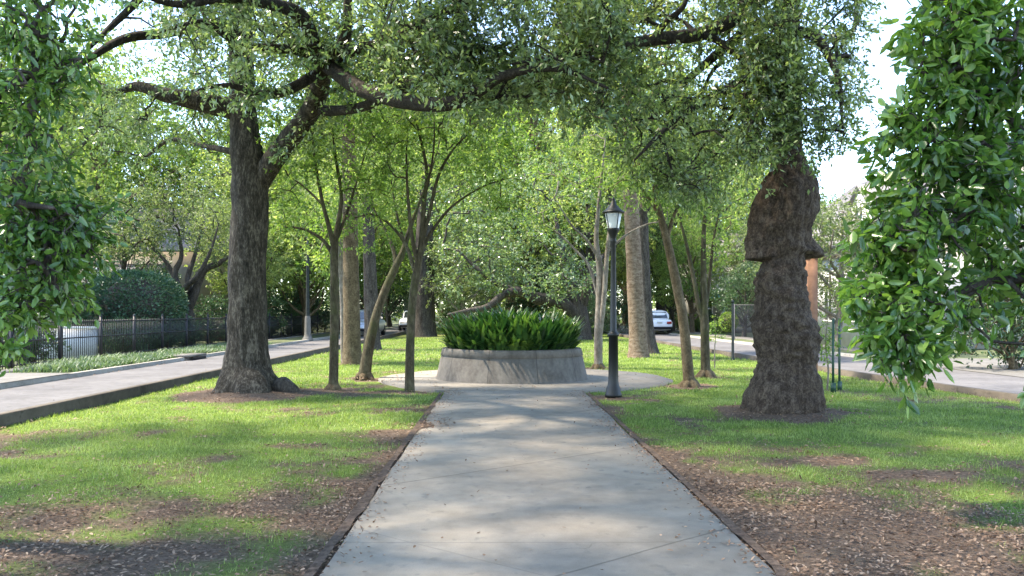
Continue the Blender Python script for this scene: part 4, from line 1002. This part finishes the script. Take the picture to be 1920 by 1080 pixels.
mb = MB(); n = 5200
x = rng.uniform(-150, 150, n); y = rng.uniform(125, 165, n); z = rng.uniform(0, 1, n) ** .8 * (11 + 6 * fbm2(x, y * 0, .07, 2, 4))
P = np.stack([x, y, z], -1); clusters_to_leaves(mb, P, 26, 1.6, .75, .42)
tag(link("far_wood", mb, M['far_leaf']), "hazy green wood closing off the far end of the street", "wood", kind="stuff")
# shrubs behind the fence and on the far yards
for i, (k, px, Y, s) in enumerate([('shrub', 20, 23.5, .55), ('shrub', 95, 24.5, .5), ('shrub', 225, 30.5, .42), ('shrub', 270, 33, .42), ('shrub', 315, 35.5, .42), ('shrub', 350, 38, .42), ('shrub', -20, 30, .9), ('shrub', 500, 50, .5), ('shrub', 545, 54, .6), ('shrub', 620, 60, .7), ('shrub', 455, 44, .5), ('shrub', 520, 47, .9), ('shrub', 580, 58, 1.1), ('shrub', 660, 72, 1.1), ('shrub', 700, 84, 1.2), ('shrub', 730, 98, 1.2), ('shrub', 490, 56, 1.3), ('shrub', 120, 37, 1.0), ('shrub', 60, 33, .9), ('shrub', 395, 43, .75)]):
    plant(k, min(at(px, Y), -13.4), Y, s, i * 1.9, "dark shrub growing against the back of the iron fence", "dark shrubs behind the iron fence", "shrub", "shrub")
for i, (k, px, Y, s) in enumerate([('shrub', 850, 56, .8), ('shrub', 920, 58, .7), ('shrubgreen', 1060, 50, .8), ('shrub', 1100, 52, .9), ('shrub', 990, 62, 1.0), ('shrub', 1150, 60, .9)]):
    plant(k, at(px, Y), Y, s, i * 1.9, "low dark shrub in the shade beyond the planter", "shrubs beyond the planter", "shrub", "shrub")
for i, (k, px, Y, s) in enumerate([('shrub', 1262, 72, .9), ('shrubgreen', 1300, 66, .55), ('shrubgreen', 1345, 56, .42), ('shrub', 1330, 62, .5)]):
    plant(k, at(px, Y), Y, s, i * 1.9, "garden shrub before the white columned house", "shrubs before the columned house", "shrub", "shrub")
# clipped hedge
def leafy_solid(name, label, cat, c, r, n, leafm, L, Wd, power=3.0):
    d = rng.normal(size=(n, 3)); d /= (np.sum(np.abs(d) ** power, 1) ** (1 / power))[:, None]
    k = 1 + (fbm(d * 3 + c[0], 3, 3) - .5) * .16
    P = d * np.asarray(r) * k[:, None] * rng.uniform(.9, 1.02, (n, 1))
    P = P[P[:, 2] + r[2] > .0]
    m = MB(); leaves(m, P, P / np.asarray(r) + rng.normal(size=P.shape) * .7, L, Wd, 'diamond', .3)
    t = thing(name, label, cat, (c[0], c[1], c[2] - r[2]))
    link("foliage", m, leafm, t, loc=(0, 0, r[2]))
    core = MB(); th = np.linspace(0, np.pi, 12); core.lathe([(max(.001, math.sin(q)), -math.cos(q)) for q in th], 20)
    core.v = [np.concatenate(core.v) * np.asarray(r) * .86]; link("branch_core", core, M['dark_bark'], t, loc=(0, 0, r[2]))
    return t
leafy_solid("hedge", "large rounded blue-green clipped hedge looming over the iron fence", "hedge", (-15.3, 36, 1.55), (1.75, 2.0, 1.6), 16000, M['hedge_leaf'], .14, .07)
leafy_solid("topiary", "small round clipped bush beside the dark roadside post", "bush", (at(1366, 49), 49, .95), (.5, .5, .55), 2600, M['crape_leaf'], .09, .05, 2)

# ground cover strip along the far kerb
mb = MB(); n = 15000
y = rng.uniform(19.5, 37, n); x = rng.uniform(-11.35, -9.75, n)
k = rng.random(n) < sstep(19.3, 21, y) * (1 - .5 * sstep(34, 37, y)); x, y = x[k], y[k]; n = len(x)
hh = .14 + .30 * fbm2(x, y, 1.2, 2, 5)
blades(mb, np.stack([x, y, np.full(n, .07)], -1), rng.uniform(0, 6.28, n), rng.uniform(.1, .7, n), hh * rng.uniform(.6, 1.1, n), np.full(n, .022), 4, 1.5, [.7, 1, .7, .1])
tag(link("ground_cover", mb, M['cover_leaf']), "low grassy ground cover strip between the far kerb and the iron fence", "ground cover", kind="stuff")

# storm drain in the far kerb
dr = thing("storm_drain", "dark storm drain slot in the far kerb beside the ground cover", "drain", (-9.42, 26.5, 0))
m = MB(); m.box((-.62, -.75, .131), (.06, .75, .19)); link("cover_slab", m, M['walk'], dr)
m = MB(); m.box((.105, -.55, .034), (.112, .55, .125)); link("slot_shade", m, M['tyre'], dr)  # flat black panel standing for the shade inside the slot; nothing is recessed
# ------------------------------------------------------------------ iron fence
FX = -12.25
fn = thing("iron_fence", "long black iron picket fence along the far sidewalk", "fence", (FX, 19, 0))
y0, y1, bay = 0.0, 60.0, 2.4
for k in range(int((y1 - y0) / bay) + 1):
    m = MB(); yy = y0 + k * bay
    m.box((-.035, yy - .035, -.1), (.035, yy + .035, 1.36)); m.lathe([(.05, 1.36), (.05, 1.38), (.02, 1.42), (.001, 1.46)], 8, (0, yy, 0))
    link("post", m, M['iron'], fn)
    if k < int((y1 - y0) / bay):
        m = MB()
        for z in (.14, .74, 1.20): m.box((-.016, yy + .036, z), (.016, yy + bay - .036, z + .035))
        for j in range(1, 19):
            py_ = yy + j * bay / 19; m.box((-.008, py_ - .008, .06), (.008, py_ + .008, 1.27))
        link("picket_panel", m, M['iron'], fn)
# white brick wall behind it
wl = thing("brick_wall", "low white painted brick wall behind the iron fence", "wall", (-15.2, 29.5, 0))
m = MB(); m.box((-1.6, -.12, -.1), (1.25, .12, .92)); link("body", m, M['white_brick'], wl)
m = MB(); m.box((-1.66, -.17, .921), (1.31, .17, 1.0)); link("coping", m, M['white_paint'], wl)

# ------------------------------------------------------------------ houses
def window(par, m_frame, x0, x1, z0, z1, y, axis='y', d=.06, sgn=-1):
    f = MB(); g = MB(); t = .07
    def bx(mb, a0, a1, c0, c1, p0, p1):
        if axis == 'y': mb.box((a0, min(p0, p1), c0), (a1, max(p0, p1), c1))
        else: mb.box((min(p0, p1), a0, c0), (max(p0, p1), a1, c1))
    p = y + sgn * d
    bx(f, x0 - t, x0, z0, z1, y, p); bx(f, x1, x1 + t, z0, z1, y, p)
    bx(f, x0 - t, x1 + t, z1, z1 + t, y, p); bx(f, x0 - t - .03, x1 + t + .03, z0 - t, z0, y, p + sgn * .03)
    bx(f, (x0 + x1) / 2 - .02, (x0 + x1) / 2 + .02, z0, z1, y, p - sgn * .02); bx(f, x0, (x0 + x1) / 2 - .02, (z0 + z1) / 2 - .02, (z0 + z1) / 2 + .02, y, p - sgn * .02)
    bx(f, (x0 + x1) / 2 + .02, x1, (z0 + z1) / 2 - .02, (z0 + z1) / 2 + .02, y, p - sgn * .02)
    w = link("window", f, m_frame, par)
    bx(g, x0, x1, z0, z1, y, y + sgn * .015); link("pane", g, M['glass'], w)
def gable_roof(par, x0, x1, y0, y1, z0, z1, along='x', over=.45, th=.12):
    m = MB()
    if along == 'x':
        ym = (y0 + y1) / 2
        m.prism([(y0 - over, z0 - .15), (ym, z1), (ym, z1 + th), (y0 - over, z0 - .15 + th)], 0, x0 - over, x1 + over)
        m.prism([(y1 + over, z0 - .15), (y1 + over, z0 - .15 + th), (ym, z1 + th), (ym, z1)], 0, x0 - over, x1 + over)
    else:
        xm = (x0 + x1) / 2
        for poly in ([(x0 - over, z0 - .15), (xm, z1), (xm, z1 + th), (x0 - over, z0 - .15 + th)], [(x1 + over, z0 - .15), (x1 + over, z0 - .15 + th), (xm, z1 + th), (xm, z1)]):
            m.prism(poly, 1, y0 - over, y1 + over)
    return link("roof", m, M['roof_grey'], par)
def gable_wall(mb, x0, x1, y0, y1, z0, z1, along):
    if along == 'x': mb.prism([(y0, z0), (y1, z0), ((y0 + y1) / 2, z1)], 0, x0, x1)
    else: mb.prism([(x0, z0), (x1, z0), ((x0 + x1) / 2, z1)], 1, y0, y1)
# brick house in the yard behind the fence
h = thing("brick_house", "red brick and cream house with grey porch roof behind the clipped hedge", "house", (-20, 48, 0))
m = MB(); m.box((-6, 0, -.1), (4.6, 9, 1.75)); link("brick_wall", m, M['red_brick'], h)
m = MB(); m.box((-5.95, .05, 1.751), (4.55, 8.95, 5.0)); gable_wall(m, -5.95, 4.55, .05, 8.95, 5.001, 7.6, 'x'); link("wall", m, M['cream'], h)
gable_roof(h, -6, 4.6, 0, 9, 5.0, 7.75, 'x')
m = MB(); m.box((-1.6, -1.8, 3.3), (1.2, .04, 3.42)); m.prism([(-1.9, 3.42), (-.05, 4.2), (-.05, 3.42)], 0, -1.7, 1.3); link("porch_roof", m, M['roof_grey'], h)
for x in (-1.5, 1.05): m = MB(); m.box((x - .08, -1.7, -.1), (x + .08, -1.54, 3.3)); link("porch_post", m, M['white_paint'], h)
for x in (-4.5, -2.6): window(h, M['white_paint'], x - .4, x + .4, 2.3, 3.9, .05)
# dormered house across the street
h = thing("dormer_house", "white house with steep grey roof and gabled dormer behind the broad-leaved tree", "house", (15.9, 37, 0))
m = MB(); m.box((0, 0, -.1), (11, 14, 4.6)); gable_wall(m, 0.02, 10.98, .02, 13.98, 4.6, 4.605, 'y'); link("wall", m, M['pale_wall'], h)
m = MB(); m.prism([(-.55, 4.45), (5.5, 9.0), (5.5, 9.14), (-.55, 4.6)], 1, -.4, 14.4); m.prism([(11.55, 4.45), (11.55, 4.6), (5.5, 9.14), (5.5, 9.0)], 1, -.4, 14.4); link("roof", m, M['roof_grey'], h)
m = MB(); m.prism([(0, 4.6), (11, 4.6), (5.5, 8.95)], 1, .02, .3); link("gable", m, M['pale_wall'], h)
m = MB(); m.prism([(0, 4.6), (11, 4.6), (5.5, 8.95)], 1, 13.7, 13.98); link("gable", m, M['pale_wall'], h)
dm = MB(); dm.box((.55, 1.2, 4.9), (.75, 2.8, 6.5)); dm.prism([(1.2, 6.5), (2.8, 6.5), (2.0, 7.15)], 0, .55, .75); d_ = link("dormer", dm, M['white_paint'], h)
m = MB(); m.box((.751, 1.25, 5.0), (3.4, 1.35, 6.45)); m.box((.751, 2.65, 5.0), (3.4, 2.75, 6.45)); link("side_wall", m, M['roof_grey'], d_)
m = MB(); m.prism([(.95, 6.42), (2.0, 7.24), (2.0, 7.34), (.95, 6.52)], 0, .4, 4.2); m.prism([(3.05, 6.42), (3.05, 6.52), (2.0, 7.34), (2.0, 7.24)], 0, .4, 4.2); link("dormer_roof", m, M['roof_grey'], d_)
m = MB(); m.box((.4, .9, 6.34), (3.2, 1.0, 6.43)); link("fascia", m, M['white_paint'], d_)
window(h, M['white_paint'], 1.6, 2.4, 5.2, 6.2, .55, 'x')
for yy in (1.6, 4.2, 6.8, 9.4, 12): window(h, M['white_paint'], yy - .45, yy + .45, 1.1, 3.2, 0.0, 'x')
for x in (2, 4.6, 7.2): window(h, M['white_paint'], x - .45, x + .45, 1.1, 3.2, 0.0, 'y')
m = MB(); m.box((-.3, -.25, 4.12), (11.3, -.001, 4.4)); m.box((-.3, 0, 4.12), (-.001, 14.2, 4.4)); link("cornice", m, M['cream'], h)
# columned house far down the street
h = thing("columned_house", "white house with a columned porch down the street past the car", "house", (at(1385, 66), 66, 0))
m = MB(); m.box((-3, 1.8, -.1), (8, 10, 5.6)); link("wall", m, M['pale_wall'], h)
m = MB(); m.box((-3.2, -.2, -.1), (5.2, 1.79, .35)); link("porch_floor", m, M['walk'], h)
m = MB(); m.box((-3.3, -.3, 2.9), (5.3, 1.79, 3.35)); link("porch_roof", m, M['white_paint'], h)
for x in (-2.8, -1.2, .4, 2.0, 3.6, 5.0): m = MB(); m.lathe([(.17, .35), (.17, .45), (.14, .5), (.12, 2.75), (.17, 2.8), (.17, 2.9)], 12, (x, 0, 0)); link("column", m, M['white_paint'], h)
gable_roof(h, -3, 8, 1.8, 10, 5.6, 8, 'x')
for x in (-2, -.4, 1.2, 2.8): window(h, M['white_paint'], x - .35, x + .35, 1.0, 2.5, 1.8)
m = MB(); m.prism([(-.9, 2.55), (-.31, 2.9), (-.31, 2.55)], 0, -3.3, -1.6); link("awning", m, M['teal'], h)

# ------------------------------------------------------------------ wire fence panel, posts, stakes
wf = thing("wire_fence", "grey wire fence panel across the street beside the round clipped bush", "fence", (at(1377, 44), 44, .05))
for x in (0, 1.3, 2.6): m = MB(); m.lathe([(.03, 0), (.03, 1.85), (.001, 1.88)], 8, (x, 0, 0)); link("post", m, M['roof_grey'], wf)
m = MB(); m.box((0.03, -.015, 1.80), (2.6, .015, 1.83))
for k in range(-18, 27):
    for sg in (1, -1):
        x0 = k * .1 if sg > 0 else k * .1 + 1.8
        p, q = np.array([x0, 0.004 * sg, .05]), np.array([x0 + sg * 1.75, 0.004 * sg, 1.8])
        ts = [(.03 - p[0]) / (q[0] - p[0]), (2.57 - p[0]) / (q[0] - p[0])]
        a0, a1 = max(0, min(ts)), min(1, max(ts))
        if a1 > a0: sweep(m, [p + (q - p) * a0, p + (q - p) * a1], [.006, .006], 3)
link("mesh", m, M['roof_grey'], wf)
b = G(1374, 676)
ps = thing("post", "slim dark roadside post at the kerb in front of the wire fence", "post", (b[0], b[1], 0))
m = MB(); m.lathe([(.055, -.1), (.055, .06), (.042, .08), (.04, 1.75), (.03, 1.78)], 10); link("shaft", m, M['dark_post'], ps, True)
m = MB(); m.lathe([(.031, 1.78), (.05, 1.79), (.05, 1.83), (.02, 1.87), (.001, 1.88)], 10); link("cap", m, M['dark_post'], ps, True)
b = G(577, 641)
ps = thing("street_post", "dark pole on a pale thick base across the street before the fence", "post", (b[0], b[1], .05))
m = MB(); m.lathe([(.28, 0), (.28, .1), (.20, .2), (.165, .35), (.15, 1.1), (.12, 1.25)], 12); link("base", m, M['walk'], ps, True)
m = MB(); m.lathe([(.119, 1.25), (.10, 1.35), (.08, 3.6), (.05, 6.0), (.001, 6.02)], 12); link("pole", m, M['dark_post'], ps, True)
b = W(1521, 700, 18); b[2] = 0
ps = thing("wooden_post", "orange brown timber post showing behind the burled trunk", "post", tuple(b))
m = MB(); m.box((-.10, -.10, -.1), (.10, .10, 2.62)); link("body", m, M['wood'], ps)
m = MB(); m.prism([(-.12, 2.621), (.12, 2.621), (0, 2.72)], 1, -.12, .12); link("cap", m, M['wood'], ps)
# sapling between two green stakes
b = G(1568, 738)
for i, (px, py) in enumerate(((1562, 738), (1574, 735))):
    q = G(px, py)
    st = thing("stake", "green metal stake standing by the hanging leaves of the broad-leaved tree", "stake", (q[0], q[1], 0), .3 * i, "pair of green metal stakes")
    m = MB(); m.box((-.022, -.005, -.1), (.022, .005, 1.38)); m.box((-.005, .006, -.1), (.005, .03, 1.38)); link("post", m, M['green_metal'], st)
    m = MB(); m.box((-.05, -.012, .02), (.05, -.006, .20)); link("anchor_plate", m, M['green_metal'], st)
q = G(1550, 735)
build_tree("sapling", "thin pale sapling beside the pair of green stakes", "sapling", (q[0], q[1], 0),
   [[(q[0], q[1], -.05, .02), (q[0] + .03, q[1], .4, .017), (q[0] - .02, q[1], .9, .013), (q[0] + .02, q[1], 1.4, .006)]],
   ell(26, (q[0] - .05, q[1], 1.0), (.28, .28, .45), .3, 2, 2), M['crape_leaf'], M['pale_bark'], 9, .14, .07, .04, twig=.002, rmax=.006)
q = G(1340, 690)
build_tree("sapling", "tiny spindly sapling in the grass behind the two-stemmed crape myrtle", "sapling", (q[0], q[1], 0),
   [[(q[0], q[1], -.05, .02), (q[0], q[1], .5, .016), (q[0] + .03, q[1], 1.0, .01), (q[0], q[1], 1.3, .005)]],
   ell(22, (q[0], q[1], .95), (.25, .25, .45), .3, 2, 2), M['crape_leaf'], M['pale_bark'], 8, .14, .06, .035, twig=.002, rmax=.006)

# ------------------------------------------------------------------ cars
def car(label, x, y, z, rz, paint, group=None):
    t = thing("parked_car", label, "car", (x, y, z), rz, group)
    def loft(sec, n=20):
        m = MB(); rings = []
        for (yy, hw, z0, z1, p) in sec:
            an_ = np.arange(n) * 2 * np.pi / n + np.pi / n
            c, s = np.cos(an_), np.sin(an_)
            k = (np.abs(c) ** p + np.abs(s) ** p) ** (-1 / p)
            rings.append(np.stack([hw * c * k, np.full(n, yy), (z0 + z1) / 2 + (z1 - z0) / 2 * s * k], -1))
        rings = [np.repeat(rings[0].mean(0)[None], n, 0)] + rings + [np.repeat(rings[-1].mean(0)[None], n, 0)]
        m.add(np.concatenate(rings), grid_faces(len(rings), n, True)); return m
    link("body", loft([(-2.2, .70, .42, .80, 5), (-2.14, .82, .34, .95, 5), (-1.9, .88, .25, 1.02, 5), (-1.0, .90, .22, 1.04, 5), (.6, .90, .22, 1.02, 5), (1.4, .88, .24, .94, 5), (2.0, .82, .28, .84, 5), (2.2, .68, .36, .70, 5)]), paint, t, True)
    link("cabin", loft([(-2.0, .60, .95, 1.08, 4), (-1.75, .70, .92, 1.42, 4), (-1.2, .72, .92, 1.60, 4), (-.2, .72, .92, 1.62, 4), (.4, .70, .92, 1.50, 4), (1.15, .62, .90, 1.02, 4)]), paint, t, True)
    m = MB(); m.add([(-.56,-2.03,1.08),(.56,-2.03,1.08),(.50,-1.68,1.47),(-.50,-1.68,1.47)], [(0,1,2,3)]); m.add([(-.56,-2.00,1.06),(.56,-2.00,1.06),(.50,-1.64,1.45),(-.50,-1.64,1.45)], [(3,2,1,0)]); link("rear_window", m, M['glass'], t)
    m = MB(); m.add([(-.56,1.16,1.05),(.56,1.16,1.05),(.52,.52,1.47),(-.52,.52,1.47)], [(3,2,1,0)]); link("windscreen", m, M['glass'], t)
    for sg in (-1, 1):
        m = MB(); m.box((sg * .735 - .012, -1.5, 1.06), (sg * .735 + .012, .55, 1.40)); link("side_window", m, M['glass'], t)
        m = MB(); m.box((sg * .62 - .16, -2.225, .70), (sg * .62 + .16, -2.10, .86)); link("tail_light", m, M['red_lamp'], t)
        m = MB(); m.box((sg * .58 - .16, 2.06, .60), (sg * .58 + .16, 2.20, .74)); link("headlight", m, M['lamp_glass'], t)
        for yy in (-1.35, 1.35):
            m = MB(); n = 20; 
            prof_ = [(.18, -.10), (.31, -.11), (.33, -.07), (.33, .07), (.31, .11), (.18, .10)]
            m.lathe(prof_, n); V = np.concatenate(m.v); m.v = [np.stack([V[:, 2], V[:, 0], V[:, 1]], -1)]
            w = link("wheel", m, M['tyre'], t, loc=(sg * .80, yy, .33))
            m = MB(); m.lathe([(.001, -.08), (.185, -.09), (.185, .09), (.001, .08)], n); V = np.concatenate(m.v); m.v = [np.stack([V[:, 2], V[:, 0], V[:, 1]], -1)]
            link("rim", m, M['chrome'], w)
    m = MB(); m.box((-.80, -2.24, .34), (.80, -2.12, .52)); link("rear_bumper", m, M['tyre'], t)
    m = MB(); m.box((-.76, 2.10, .32), (.76, 2.235, .48)); link("front_bumper", m, M['tyre'], t)
    m = MB(); m.box((-.17, -2.222, .74), (.17, -2.19, .86)); link("number_plate", m, M['plate'], t)
    return t
car("white car parked on the street beyond the ringed trunk, seen from behind", at(1236, 56), 58, .02, 0, M['car_white'])
car("silver car parked beyond the dark trunk near the kerb", at(684, 52), 53, .03, math.pi, M['car_silver'])
car("white car far down the street beside the thick grey trunk", at(768, 66), 68, .03, math.pi, M['car_white'])
